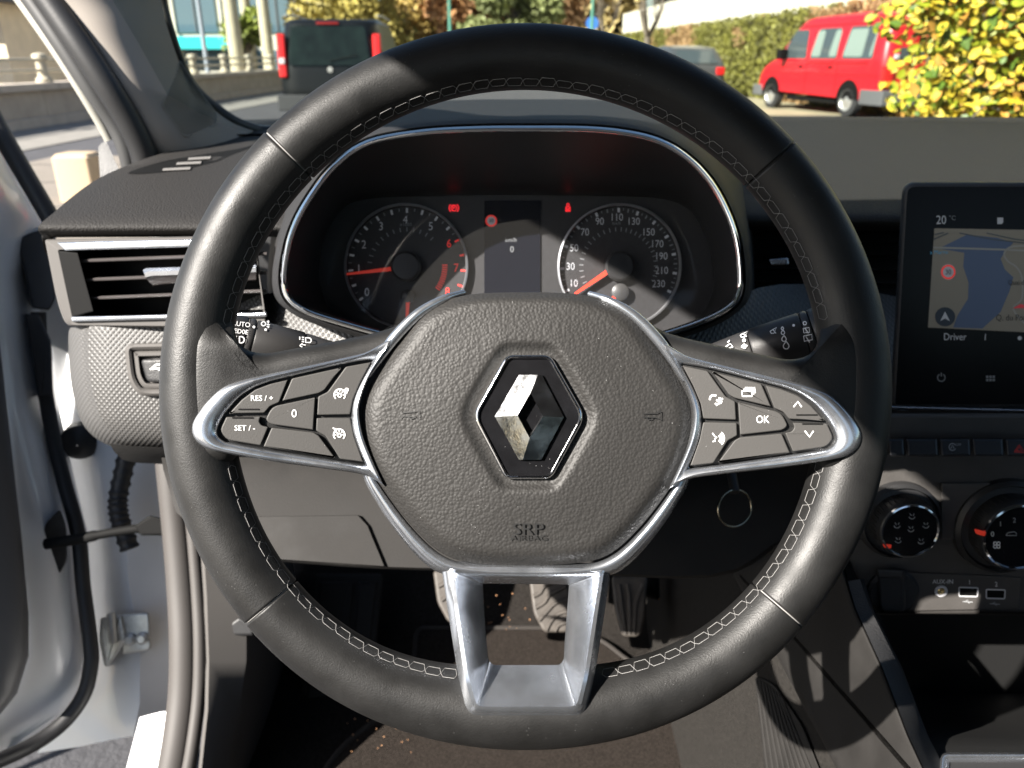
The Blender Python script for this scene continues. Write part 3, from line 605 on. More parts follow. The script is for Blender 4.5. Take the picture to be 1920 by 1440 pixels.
dl([cat(r, 4) for r in [((-60, 560, 0.92), (-20, 570, 0.96), (-8, 580, 0.985), (-14, 590, 1.005)), ((-60, 700, 0.92), (-4, 700, 0.96), (6, 700, 0.985), (0, 700, 1.005)), ((-60, 860, 0.92), (10, 860, 0.96), (24, 860, 0.985), (14, 860, 1.01)), ((-60, 1000, 0.92), (24, 1000, 0.96), (40, 1000, 0.985), (30, 1000, 1.01)),
    ((-60, 1150, 0.92), (36, 1150, 0.96), (54, 1150, 0.985), (44, 1150, 1.01)), ((-60, 1230, 0.92), (34, 1230, 0.955), (54, 1230, 0.985), (46, 1230, 1.01)), ((-60, 1300, 0.92), (14, 1300, 0.95), (32, 1300, 0.98), (24, 1300, 1.005)), ((-60, 1350, 0.92), (-14, 1345, 0.935), (0, 1340, 0.965), (-6, 1340, 1.0))]], M('door_trim_plastic', (.075, .075, .078), .5, bump=('noise', 600, .25, .0005)), 'door_trim_panel')
loft('door_skin', [[P(150, 640, 1.16) * 1 + V((-.82, -.57, 0)) * s_ + V((0, 0, z - P(150, 640, 1.16).z)) for s_ in (0, .3, .6, .95)] for z in (.33, .6, .8, .93)], WHITE, DR, closed=False)
hp = Pl(103, 1022, 1.045, (.25, -.93, .2))
plate('strap_opening', hp, rp([(82, 985, 12), (112, 954, 8), (124, 985, 14), (126, 1050, 14), (104, 1090, 8), (90, 1090, 8)], 8, 5), -.02, .003, .002, M('dark_opening', (.012, .011, .011), .6, var=(60, .6)), DR)
tube('check_strap', [P(*q) for q in cat([(86, 1020, 1.02), (150, 1010, 1.02), (200, 1000, 1.015), (250, 992, 1.01), (312, 984, .99)], 6)], [.0075] * 10 + [.006] * 10 + [.0075] * 5, GAP, DR, 8)
plate('strap_bracket', Pl(290, 985, .985), rp([(252, 985, 3), (282, 966, 3), (306, 972, 3), (308, 1004, 3), (264, 1004, 3)], 3, 3), -.03, .006, .003, GAP, CAR)
# ================================================================== DASHBOARD
DB = thing('dashboard', 'long charcoal dashboard with grained top, hatched panels and chrome lined air vent', 'dashboard', P(1100, 1060, .72))
def rowsurf(name, rows_, mat, parent=None, ang=50, n=4, **kw):
    return loft(name, [[P(*q) for q in (cat(r, n) if n else r)] for r in rows_], mat, parent or DB, closed=False, ang=ang, **kw)
# --- top pad: left end, right half
L_ = [(92, 450, .715), (80, 438, .70), (84, 424, .700), (106, 404, .715), (143, 370, .76), (190, 336, .82), (256, 306, .89), (322, 284, .96), (396, 262, 1.03), (458, 245, 1.09), (492, 236, 1.14)]
rr = []
for (x, y, d) in cat(L_, 4):
    rr.append([(x + 4, y + 34, d + .03), (x - 1, y + 8, d + .012), (x + 6, y - 2, d), (x + 40, y - 5, d - .002), (640, y - 6, d)])
rowsurf('top_pad', rr, DASH, n=3)
R_ = [(432, .80), (424, .782), (412, .776), (396, .785), (360, .83), (320, .89), (280, .965), (250, 1.04), (228, 1.12), (221, 1.165), (219, 1.20)]
rowsurf('top_pad', [[(1330, y - 2, d), (1500, y, d), (1700, y, d), (1900, y + 1, d), (2150, y + 4, d)] for y, d in cat(R_, 4)], DASH, n=2)
rowsurf('top_pad', [[(440, y + 6, d), (700, y, d), (960, y - 2, d), (1200, y - 1, d), (1460, y, d)] for y, d in ((300, .96), (262, 1.02), (236, 1.10), (222, 1.165), (219, 1.2))], M('centre_top_plastic', (.013, .013, .014), .6, spec=.2, bump=('cell', 800, .4, .0006)), n=3)
# defroster slots
def dtop(y): 
    q = [(450, .715), (424, .70), (404, .715), (370, .76), (336, .82), (306, .89), (284, .96), (262, 1.03), (245, 1.09), (236, 1.14)]
    for (y0, d0), (y1, d1) in zip(q, q[1:]):
        if y1 <= y <= y0: return d0 + (d1 - d0) * (y0 - y) / (y0 - y1)
    return 1.1
slot = obj('defroster_slot', [P(x, y, dtop(y + 5) - .006) for x, y in cat([(240, 325), (300, 304), (370, 291), (440, 280), (478, 272), (440, 288), (400, 304), (330, 320)], 4, True)], [tuple(range(32))], GAP, DB, ang=0, fix=False)
for x0, y0, x1 in ((304, 318, 358), (330, 307, 378), (352, 298, 396)):
    loft('slot_bar', [[P(x, y, dtop(y + 5) - o_) for x, y in ((x0, y0 + 2), (x0 + 2, y0 - 2.5), (x1, y0 - 5), (x1 - 2, y0 - .5))] for o_ in (.007, .011)], M('bright_slot_plastic', (.22, .21, .2), .4), slot, cap1=True)
# --- left air vent
VP = Pl(230, 520, .695, (-.22, -.95, .2))
vo = rp([(84, 449, 6), (480, 441, 6), (500, 616, 8), (124, 612, 16), (108, 570, 30)], 6, 5); vi = rp([(108, 468, 4), (478, 458, 4), (498, 594, 4), (136, 598, 4), (122, 533, 30)], 4, 5)
vent = loft('side_air_vent', [[VP.pt(x, y, h) for x, y in q] for q, h in ((vo, -.04), (vo, .0), (inset(vo, 3), .002), (vi, .002), (vi, -.045))], GREYP, DB, cap1=True, ang=40)
sheet('vent_cavity', VP, inset(vi, -2), -.040, GAP, vent)
plate('chrome_strip', VP, rp([(106, 454, 2), (480, 446, 2), (480, 460, 2), (122, 470, 2)], 2, 3), .001, .0065, .002, SILVER, vent)
plate('chrome_strip', VP, rp([(133, 594, 2), (500, 585, 2), (500, 594, 2), (135, 603, 2)], 2, 3), .001, .007, .002, SILVER, vent)
plate('vent_cheek', VP, rp([(109, 470, 2), (146, 474, 2), (176, 584, 2), (136, 594, 2)], 2, 3), -.03, .003, .001, GAP, vent)
for y in (470, 588): loft('cavity_wall', [[VP.pt(x, y + dy + (-8 if x > 300 else 0), h) for x in (140, 500)] for dy, h in ((0, .003), (0, -.04))], GAP, vent, closed=False)
SLAT = M('vent_slat_plastic', (.10, .09, .088), .35)
for y, x0 in ((489, 149), (524.5, 157), (559, 166)):
    loft('slat', [[VP.pt(x, yy + dy, h) for x, yy in ((x0, y), (500, y - 14))] for dy, h in ((-2, -.032), (-3, -.006), (-1, -.003), (2.5, -.004), (4, -.008), (3, -.032))], SLAT, vent, closed=False)
loft('vent_tab', [[VP.pt(x, yy + dy, h) for x, yy in ((268 + sx_, 512), (274 + sx_ * 2, 509), (480, 502))] for dy, h, sx_ in ((-4, -.01, 0), (-6, .004, 0), (0, .007, 2), (8, .006, 5))], SILVER, vent, closed=False)
loft('vent_tab_body', [[VP.pt(x, yy + dy, h) for x, yy in ((268 + sx_, 512), (274 + sx_ * 2, 509), (480, 502))] for dy, h, sx_ in ((8, .006, 5), (12, .003, 7), (22, -.002, 18), (24, -.02, 18))], SLAT, vent, closed=False)
# --- hatched panel under the vent with a switch in its frame
LE = [(132, 614, 0), (128, 632, 0), (131, 700, 0), (140, 752, .002), (156, 796, .006), (186, 826, .014), (230, 843, .03), (280, 850, .05)]
rowsurf('hatched_panel', [[(x, y, .80 + b), (x + 4, y, .755 + b), (x + 14, y - 1, .73 + b), (x + 36, y - 2, .715 + b), (x + 80, y - 3, .708 + b), (620, y - 4, .70 + b)] for x, y, b in cat(LE, 5)], HATCH, n=3)
rowsurf('panel_lower_edge', [[(205, 832, .735), (300, 838, .72), (620, 838, .71)], [(215, 848, .75), (300, 852, .735), (620, 852, .72)], [(230, 862, .80), (300, 870, .79), (620, 870, .79)]], LOWP, n=3)
SWP_ = Pl(290, 695, .703, (-.1, -.95, .28))
swf = loft('switch_surround', [[SWP_.pt(x, y, h) for x, y in inset(rp([(232, 644, 20), (420, 640, 20), (420, 742, 24), (262, 745, 24), (240, 715, 20)], 20, 5), d)] for d, h in ((0, -.004), (2, .004), (7, .0055), (12, .004), (15, .001), (18, .003), (24, .003), (27, -.002))], GREYP, DB, cap1=True, ang=50)
plate('headlamp_switch', SWP_, rp([(264, 674, 8), (400, 670, 8), (400, 720, 10), (276, 716, 10)], 8, 5), -.003, .005, .0025, DASHD, swf)
strokes('icon', SWP_, [[(283, 692), (292, 684), (304, 683)], [(281, 692), (306, 690)], [(289, 688), (300, 694)]], 3, PRINT, swf, .0054)
# --- panel round the column, seen left and right of the gauges
rowsurf('hatched_panel', [[(440, 575, .72), (520, 548, .69), (640, 600, .66), (760, 640, .65)], [(430, 640, .70), (520, 640, .68), (640, 660, .65), (760, 690, .64)], [(430, 720, .69), (520, 720, .67), (640, 740, .65), (760, 760, .64)]], HATCH, n=3)
rowsurf('hatched_panel', [[(1200, 650, .64), (1320, 610, .66), (1420, 540, .72), (1560, 536, .78), (1700, 560, .80)], [(1200, 690, .63), (1320, 660, .65), (1420, 630, .68), (1560, 620, .73), (1700, 640, .76)], [(1200, 780, .63), (1320, 780, .65), (1420, 760, .67), (1560, 760, .70), (1700, 770, .72)]], HATCH, n=3)
# --- recessed dark band with the centre vent
rowsurf('recessed_band', [[(1340, 415, .82), (2100, 420, .82)], [(1340, 440, .84), (2100, 440, .84)], [(1340, 560, .82), (2100, 560, .82)]], GAP, n=0)
for y in (455, 478, 505, 530): rowsurf('vent_slat', [[(1385, y - 3, .826), (1700, y, .826)], [(1385, y, .815), (1700, y + 2, .815)], [(1385, y + 4, .826), (1700, y + 6, .826)]], M('black_slat', (.014, .014, .015), .35), n=0)
plate('vent_tab', Pl(1460, 489, .80), rp([(1440, 486, 2), (1478, 482, 2), (1480, 496, 2), (1446, 497, 2)], 2, 3), -.01, .004, .002, SILVER, DB)
# --- lower panels
rowsurf('lower_panel', [[(300, 838, .76), (460, 846, .74), (700, 850, .735), (1000, 850, .735), (1340, 850, .735), (1580, 850, .74)], [(306, 880, .73), (460, 890, .715), (700, 893, .71), (1000, 895, .71), (1340, 895, .71), (1580, 890, .71)],
    [(330, 960, .715), (460, 966, .70), (700, 972, .695), (1000, 975, .695), (1340, 975, .695), (1560, 965, .69)], [(420, 1041, .70), (470, 1044, .685), (710, 1062, .68), (1000, 1068, .68), (1330, 1078, .68), (1450, 1020, .68)],
    [(430, 1047, .705), (476, 1049, .69), (716, 1067, .685), (1000, 1073, .685), (1333, 1083, .685), (1450, 1030, .69)], [(440, 1040, .76), (486, 1040, .76), (716, 1056, .76), (1000, 1060, .76), (1333, 1066, .76), (1450, 1020, .74)]], LOWP, n=4)
APL = Pl(590, 1010, .6935, (0, -.95, .31))
app = rp([(400, 970, 4), (678, 965, 14), (722, 1062, 3), (480, 1045, 3)], 4, 5)
acp = [(440, 969, .699), (560, 967.5, .696), (672, 966, .6935), (690, 985, .691), (722, 1062, .6785), (600, 1054, .681), (480, 1046, .6835), (450, 1000, .693)]
loft('access_cover', [[P(589 + (x - 589) * k, 1012 + (y - 1012) * k, d + e) for x, y, d in acp] for k, e in ((1, .004), (1, -.0012), (.985, -.0022))], LOWP, DB, cap1=True, ang=50)
# column shroud behind the hub
loft('column_shroud', [[P(960 + x, y, d) for x, y in rp([(-250, 610, 40), (290, 610, 40), (300, 830, 60), (200, 960, 60), (-150, 960, 60), (-260, 830, 60)], 40, 6)] for d in (.72, .50, .47)], DASHD, DB, cap1=True, ang=50)

# ================================================================== INSTRUMENT CLUSTER
IC = thing('instrument_cluster', 'instrument cluster with two round dials inside a chrome edged hood', 'instrument panel', P(985, 640, .66))
BP = Pl(960, 560, .600, (0, -.985, .17)); GP = Pl(960, 500, .682, (0, -.955, .30))
bz = cat([(985, 238), (1100, 239), (1180, 247), (1240, 263), (1292, 294), (1336, 341), (1366, 396), (1384, 450), (1391, 510), (1389, 548), (1374, 574), (1330, 600), (1250, 628), (1150, 652), (985, 662), (820, 652), (720, 630),
          (640, 608), (578, 588), (542, 565), (529, 535), (531, 490), (546, 430), (577, 370), (626, 307), (690, 264), (790, 245), (890, 239)], 5, True)
gpo = cat([(985, 366), (1100, 367), (1190, 369), (1248, 374), (1290, 392), (1314, 425), (1328, 460), (1336, 500), (1338, 535), (1332, 560), (1318, 585), (1290, 606), (1230, 625), (1150, 640), (985, 646), (820, 640), (735, 625),
           (680, 610), (636, 592), (612, 570), (600, 540), (598, 500), (604, 460), (620, 420), (650, 385), (700, 372), (790, 368), (890, 366)], 5, True)
HOOD = M('hood_grained_plastic', (.022, .022, .023), .6, spec=.2, bump=('cell', 800, .4, .0006)); TUN = M('hood_inside_plastic', (.016, .016, .017), .42, bump=('noise', 900, .15, .0004))
hood = loft('bezel', [[BP.pt(x, y, h) for x, y in inset(bz, d)] for d, h in ((-3, -.008), (-2, .001), (2, .003), (6, .0025), (9, 0), (10, -.004))], CHROME, IC, ang=60)
loft('hood_tunnel', [[BP.pt(x, y, -.004) for x, y in inset(bz, 10)]] + [[BP.pt(a[0], a[1], -.004).lerp(GP.pt(b[0], b[1], .002), f) for a, b in zip(inset(bz, 10), gpo)] for f in (.15, .4, .7, 1)], TUN, IC, ang=60)
def ho_(k, dep): return [P(985 + (x - 985) * k, 600 + (y - 600) * k2, (BP.pt(x, y) - CAM).dot(FW) + dep) for x, y in bz for k2 in (k,)]
back = []
for x, y in bz:
    yy = y; top = sm((520 - y) / 240); bx = 985 + (x - 985) * (1.06 + .05 * top); by = y - 58 * top + 6
    back.append(P(bx, by, .84))
mid = [P(985 + (x - 985) * 1.045, y - 26 * sm((520 - y) / 240) + 3, .70) for x, y in bz]
loft('hood', [[BP.pt(x, y, -.008) for x, y in inset(bz, -3)], [BP.pt(x, y, -.004) for x, y in inset(bz, -7)], [BP.pt(x, y, -.012) for x, y in inset(bz, -14)], mid, back], HOOD, IC, ang=60)
FACE = M('gauge_face', (.022, .022, .024), .6, bump=('noise', 1500, .1, .0003), var=(300, .2))
face = sheet('dial_face', GP, gpo, 0, FACE, IC)
LITW = M('lit_white_mark', (.4, .415, .44), .6, emit=.035); LITR = M('lit_red_mark', (.8, .05, .04), .5, emit=.1); DIMW = M('dim_dial_mark', (.20, .21, .22), .6, emit=.01)
NEED = M('red_needle', (.9, .06, .03), .4, emit=.06)
def gauge(cx, cy, r, kind):
    g = lathe('dial', GP.pt(cx, cy), GP.n, [(r * GP.k(cx, cy) * 1.0, 0), (r * GP.k(cx, cy) * 1.01, .004), (r * GP.k(cx, cy) * .985, .0055), (r * GP.k(cx, cy) * .965, .004), (r * GP.k(cx, cy) * .96, .001), (0, .001)], FACE, IC, 72)
    lathe('dial_ring', GP.pt(cx, cy), GP.n, [(r * GP.k(cx, cy) * 1.015, .004), (r * GP.k(cx, cy) * 1.012, .0062), (r * GP.k(cx, cy) * .985, .0066), (r * GP.k(cx, cy) * .972, .0045)], M('dial_ring_metal', (.5, .51, .53), .3, .8), g, 72)
    return g
def ticks(g, cx, cy, r0, r1, angs, wd, mat, name='tick_marks'):
    return strokes(name, GP, [[(cx + r0 * math.cos(math.radians(a)), cy - r0 * math.sin(math.radians(a))), (cx + r1 * math.cos(math.radians(a)), cy - r1 * math.sin(math.radians(a)))] for a in angs], wd, mat, g, .0016)
HG = .0016
g1 = gauge(763, 500, 114, 'rev')
A1 = lambda n: 90 + (4 - n) * 31.3
ticks(g1, 763, 500, 101, 110, [A1(n / 2) for n in range(0, 12)], 4, LITW); ticks(g1, 763, 500, 104, 110, [A1(n / 4) for n in range(1, 24, 2)], 1.8, DIMW)
ticks(g1, 763, 500, 101, 110, [A1(n / 2) for n in range(12, 17)], 3.5, LITR); ticks(g1, 763, 500, 66, 74, [A1(n / 3) for n in range(4, 17)], 2, DIMW, 'inner_tick_marks'); ticks(g1, 763, 500, 66, 76, [A1(6.8 + n * .11) for n in range(12)], 2, LITR, 'red_zone_marks')
for s, x, y in (('0', 684, 551), ('1', 668, 505), ('2', 678, 457), ('3', 712, 421), ('4', 760, 408), ('5', 810, 421)): text(s, GP, 763 + (x - 763) * .95, 500 + (y - 500) * .95, 22, LITW, g1, HG, sx=.85)
for s, x, y in (('6', 846, 455), ('7', 860, 503), ('8', 843, 550)): text(s, GP, 763 + (x - 763) * .95, 500 + (y - 500) * .95, 22, LITR, g1, HG, sx=.85)
text('x1000', GP, 761, 421, 9, DIMW, g1, HG)
def needle(g, x0, y0, x1, y1, w0, w1):
    a = V((x0, y0)); b = V((x1, y1)); t = (b - a).normalized(); q = V((-t.y, t.x)); pts = [a + q * w0, a - q * w0, b - q * w1, b + q * w1]
    return loft('needle', [[GP.pt(p.x, p.y, h) for p in pts] for h in (.005, .0085)], NEED, g, cap1=True, cap0=True)
needle(g1, 735, 504, 650, 514, 4.2, 2)
DISC = M('needle_hub_plastic', (.02, .02, .021), .4)
lathe('needle_hub', GP.pt(763, 500), GP.n, [(.013, .002), (.013, .009), (.011, .0105), (0, .0108)], DISC, g1, 28)
lathe('fuel_hub', GP.pt(766, 556), GP.n, [(.006, .002), (.006, .008), (.004, .0095), (0, .0098)], DISC, g1, 20); needle(g1, 765, 562, 763, 598, 3.8, 2.4)
g2 = gauge(1160, 500, 114, 'speed')
A2 = lambda v: 90 + (110 - v) * 1.15 if v <= 110 else 90 - (v - 110) * .967
ticks(g2, 1160, 500, 102, 110, [A2(v) for v in range(10, 231, 20)], 4.5, LITW); ticks(g2, 1160, 500, 103, 110, [A2(v) for v in range(20, 231, 20)], 2.6, DIMW); ticks(g2, 1160, 500, 105, 110, [A2(v) for v in range(15, 230, 10)], 1.4, DIMW); ticks(g2, 1160, 500, 66, 74, [A2(v) for v in range(10, 231, 8)], 1.8, DIMW, 'inner_tick_marks')
for s, x, y in (('10', 1072, 533), ('30', 1066, 500), ('50', 1073, 464), ('70', 1094, 433), ('90', 1123, 412), ('110', 1156, 404), ('130', 1189, 412), ('150', 1218, 433), ('170', 1235, 456), ('190', 1243, 480), ('210', 1244, 508), ('230', 1238, 534)): text(s, GP, 1160 + (x - 1160) * .96, 500 + (y - 500) * .96, 19.5, LITW, g2, HG, sx=.85)
text('km/h', GP, 1156, 419, 8, DIMW, g2, HG)
needle(g2, 1141, 508, 1078, 551, 4.4, 2.2)
lathe('needle_hub', GP.pt(1160, 500), GP.n, [(.013, .002), (.013, .009), (.011, .0105), (0, .0108)], DISC, g2, 28)
lathe('temperature_hub', GP.pt(1161, 548), GP.n, [(.0075, .002), (.0075, .008), (.005, .0095), (0, .0098)], M('grey_hub', (.05, .05, .05), .4), g2, 20); needle(g2, 1152, 557, 1145, 566, 3.8, 3)
dsp = plate('trip_display', GP, [(908, 376), (1013, 376), (1013, 600), (908, 600)], -.002, .0015, 0, M('dark_display', (.006, .007, .012), .18), IC)
RED30 = LITR
strokes('speed_sign_ring', GP, [arc(921, 414, 9.5, 0, 360, 20)], 3.5, LITR, dsp, .002); sheet('speed_sign_disc', GP, circ(921, 414, 8, n=20), .0018, LITW, dsp); text('30', GP, 921, 414, 9, GAP, dsp, .0022)
text('km/h', GP, 958, 450, 11, DIMW, dsp, .002); text('0', GP, 960, 468, 16, DIMW, dsp, .002)
WARN = M('red_warning_lamp', (1, .03, .04), .5, emit=.22)
strokes('brake_lamp', GP, [arc(851, 390, 5.5, 0, 360, 18), arc(851, 390, 9, 130, 230, 6), arc(851, 390, 9, -50, 50, 6), [(849, 394), (849, 386), (853, 387), (853, 390), (849, 390)]], 2, WARN, face, .0016)
strokes('seat_belt_lamp', GP, [arc(1065, 384, 2.5, 0, 360, 10), [(1061, 396), (1061, 388), (1069, 388), (1069, 396), (1061, 396)], [(1061, 389), (1069, 396)], [(1069, 389), (1061, 396)]], 2, WARN, face, .0016)
lens = [(985 + (x - 985) * .985, 500 + (y - 500) * .985) for x, y in gpo]
sheet('lens', Pl(960, 500, .664, (0, -.955, .30)), [(985 + (x - 985) * 1.05, 500 + (y - 500) * 1.08) for x, y in gpo], 0, glassmat('dusty_lens', (.96, .96, .97), .5, 1.35, .03, haze=.016), IC)
# ================================================================== STALKS
class Cyl:
    def __init__(s, a, b, r): s.a = V(a); s.d = (V(b) - V(a)).normalized(); s.r = r
    def pt(s, px, py, h=0):
        r = ray(px, py); o = CAM - s.a; rd = r - s.d * r.dot(s.d); od = o - s.d * o.dot(s.d); A = rd.dot(rd); B = 2 * rd.dot(od); C_ = od.dot(od) - (s.r + h) ** 2
        D = max(0, B * B - 4 * A * C_); return CAM + r * ((-B - math.sqrt(D)) / (2 * A))
    def k(s, *a): return .48 / F
STK = M('stalk_plastic', (.028, .027, .027), .45, bump=('noise', 900, .2, .0004))
a, b = P(650, 680, .50), P(395, 618, .47)
LS = thing('light_stalk', 'black light and indicator stalk behind the left of the steering wheel', 'control stalk', a)
def stalk(T, a, b, r, secs):
    ax = b - a
    for nm, f0, f1, r0, r1 in secs:
        lathe(nm, a, ax, [(0, ax.length * f0), (r0 * .96, ax.length * f0), (r0, ax.length * f0 + .001), (r1, ax.length * f1 - .001), (r1 * .96, ax.length * f1), (0, ax.length * f1)], STK, T, 28)
stalk(LS, a, b, .0125, [('stalk_arm', 0, .345, .0105, .0122), ('rotary_sleeve', .352, .70, .0126, .0128), ('marker_ring', .706, .755, .0128, .0128), ('rotary_end', .762, 1.0, .0131, .0122)])
lc = Cyl(a, b, .0132)
for s, x, y, z in (('AUTO', 452, 608, 12.5), ('ED0E', 452, 622, 12)): text(s, lc, x, y, z, PRINT, LS, .0003, rot=-.12)
strokes('icon', lc, [arc(452, 637, 6, -90, 90, 8) + [(449, 631), (449, 643), (452, 643)], [(444, 631), (439, 630)], [(444, 635), (438, 635)], [(444, 640), (438, 641)]], 2.2, PRINT, LS, .0003)
strokes('icon', lc, [arc(494, 607, 4, 0, 360, 10), [(500, 603), (505, 603)], [(500, 608), (506, 609)], [(500, 612), (505, 613)], [(503, 601), (503, 615)]], 1.9, PRINT, LS, .0003)
strokes('icon', lc, [arc(476, 613, 1.4, 0, 360, 8), arc(498, 618, 1.4, 0, 360, 8)], 2.2, PRINT, LS, .0003)
strokes('icon', lc, [arc(579, 638, 4.5, -90, 90, 8) + [(573, 633), (573, 642), (579, 642)], [(570, 633), (566, 632)], [(570, 637), (566, 636)], [(570, 641), (566, 640)], [(562, 631), (562, 637)]], 2, PRINT, LS, .0003)
strokes('icon', lc, [[(562, 648), (567, 644), (567, 646), (573, 647)], [(562, 648), (567, 651)]], 1.8, PRINT, LS, .0003)
a, b = P(1300, 690, .50), P(1585, 606, .47)
WS = thing('wiper_stalk', 'black wiper stalk behind the right of the steering wheel', 'control stalk', a)
stalk(WS, a, b, .0135, [('stalk_arm', 0, .40, .0105, .0135), ('rotary_sleeve', .406, .74, .0138, .0146), ('marker_ring', .746, .79, .0146, .0146), ('rotary_end', .797, 1.0, .0149, .0138)])
rc = Cyl(a, b, .0146)
strokes('icon', rc, [[(1388, 628), (1402, 621), (1396, 632), (1390, 632), (1388, 628)], [(1394, 626), (1400, 631)], arc(1395, 638, 2.5, 0, 360, 8), [(1390, 650), (1395, 645), (1401, 648), (1396, 653), (1390, 650)], [(1394, 646), (1398, 653)]], 1.8, PRINT, WS, .0004)
strokes('icon', rc, [[(1361, 650), (1369, 644), (1374, 650), (1366, 653)], [(1364, 642), (1368, 638)]], 1.8, PRINT, WS, .0004)
strokes('icon', rc, [[(1444, 621), (1456, 614), (1451, 625), (1446, 625), (1444, 621)], [(1449, 618), (1455, 625)]], 1.8, PRINT, WS, .0004)
for x, y, q in ((1467, 616, 2.2), (1468, 624, 3.2), (1470, 636, 4.2), (1474, 649, 5.4)): strokes('icon', rc, [[(x, y - q * 1.7)] + arc(x, y, q, 40, -220, 10) + [(x, y - q * 1.7)]], 1.9, PRINT, WS, .0004)
strokes('icon', rc, [arc(1488, 610, 1.5, 0, 360, 8)], 2.2, PRINT, WS, .0004)
strokes('icon', rc, [arc(1509, 606, 3.2, 0, 360, 10), [(1506, 616), (1517, 614), (1518, 623), (1507, 624), (1506, 616)], [(1509, 615), (1516, 625)], [(1507, 630), (1522, 627), (1523, 637), (1508, 640), (1507, 630)], [(1511, 631), (1518, 642)]], 1.9, PRINT, WS, .0004)
# ================================================================== TOUCHSCREEN
SP = Pl(1760, 560, .665, (-.30, -.93, .20))
TS = thing('touchscreen', 'upright black touchscreen showing a street map', 'screen', SP.pt(1800, 770))
so2 = rp([(1694, 342, 24), (2060, 342, 24), (2040, 766, 12), (1670, 766, 12)], 12, 6)
loft('housing', [[SP.pt(x, y, h) for x, y in inset(so2, d)] for d, h in ((2, -.03), (-2, -.012), (0, -.002), (3, .0012), (8, .0018))], DASHD, TS, ang=60)
glass = sheet('glass_panel', SP, inset(so2, 7), .0016, M('screen_glass', (.004, .004, .005), .2, spec=.12), TS)
def scr(name, poly, col, h, e=.02): return sheet(name, SP, poly, h, M(name + '_pixels', col, .25, emit=e, spec=.2), glass)
scr('map_land', [(1752, 428), (1990, 432), (1986, 626), (1740, 614)], (.24, .215, .17), .0019)
scr('map_river', [(1813, 440), (1870, 446), (1900, 455), (1885, 472), (1876, 485), (1884, 505), (1900, 520), (1893, 545), (1876, 585), (1842, 616), (1787, 614), (1795, 592), (1815, 560), (1816, 530), (1806, 500), (1808, 474), (1760, 466)], (.085, .115, .19), .0021)
strokes('map_road', SP, [[(1750, 449), (1778, 437)], [(1752, 440), (1770, 436)], [(1799, 437), (1860, 449), (1960, 460)], [(1850, 437), (1900, 448), (1960, 456)]], 2.2, M('map_line_pixels', (.05, .06, .07), .3), glass, .0023)
strokes('map_street', SP, [[(1750, 464), (1880, 468), (1960, 472)], cat([(1960, 462), (1900, 462), (1883, 475), (1890, 490), (1905, 500), (1916, 520), (1916, 560), (1900, 580), (1930, 616)], 4)], 3.5, M('map_street_pixels', (.26, .25, .22), .3, emit=.02), glass, .0025)
text('a Marne', SP, 1761, 473, 10.5, M('map_blue_text', (.05, .25, .4), .3, emit=.05), glass, .0027, rot=.02); BLK = M('map_black_text', (.02, .02, .025), .4)
text("Quai d'", SP, 1890, 530, 13, BLK, glass, .0027, align='LEFT', sx=.85); text('Q. du Pont', SP, 1867, 596, 16.5, BLK, glass, .0027, align='LEFT', sx=.85); TQ[-2] = TQ[-2][:12] + (.85, {})
sheet('speed_sign', SP, circ(1778, 510, 14, 14.5, 28), .0026, LITW, glass); strokes('speed_sign_ring', SP, [arc(1778, 510, 12, 0, 360, 28)], 3.2, LITR, glass, .0028); text('30', SP, 1778, 510.5, 13, BLK, glass, .0029, sx=.85)
sheet('compass_disc', SP, circ(1772, 594, 19, 18, 28), .0027, M('compass_pixels', (.015, .02, .035), .3), glass); sheet('compass_arrow', SP, [(1772, 584), (1781, 602), (1772, 597), (1763, 602)], .0029, LITW, glass)
sheet('position_arrow', SP, [(1899, 578), (1914, 570), (1932, 577)], .0029, M('arrow_pixels', (.4, .02, .03), .3, emit=.08), glass)
text('20', SP, 1755, 413, 23, LITW, glass, .0019, align='LEFT', sx=.85); text('°C', SP, 1779, 409, 12, DIMW, glass, .0019, align='LEFT'); sheet('status_icon', SP, [(1870, 408), (1881, 408), (1881, 417), (1878, 420), (1870, 420)], .0019, LITW, glass)
text('Driver', SP, 1769, 632, 19, LITW, glass, .0019, align='LEFT', sx=.85); strokes('divider', SP, [[(1848, 626), (1847, 638)]], 1.5, LITW, glass, .0019); sheet('page_dot', SP, circ(1912, 634, 4, n=14), .0019, LITW, glass)
strokes('power_icon', SP, [arc(1765, 708, 7, 120, 420, 16), [(1765, 699), (1765, 706)]], 1.8, DIMW, glass, .0019)
strokes('menu_icon', SP, [[(1849 + 6 * i, 706.5 + 6 * j), (1853.5 + 6 * i, 706.5 + 6 * j)] for i in range(3) for j in range(2)], 4.4, DIMW, glass, .0019)
tube('trim_line', [SP.pt(1650, 763, .001), SP.pt(2060, 773, .001)], .0011, SILVER, TS, 8)
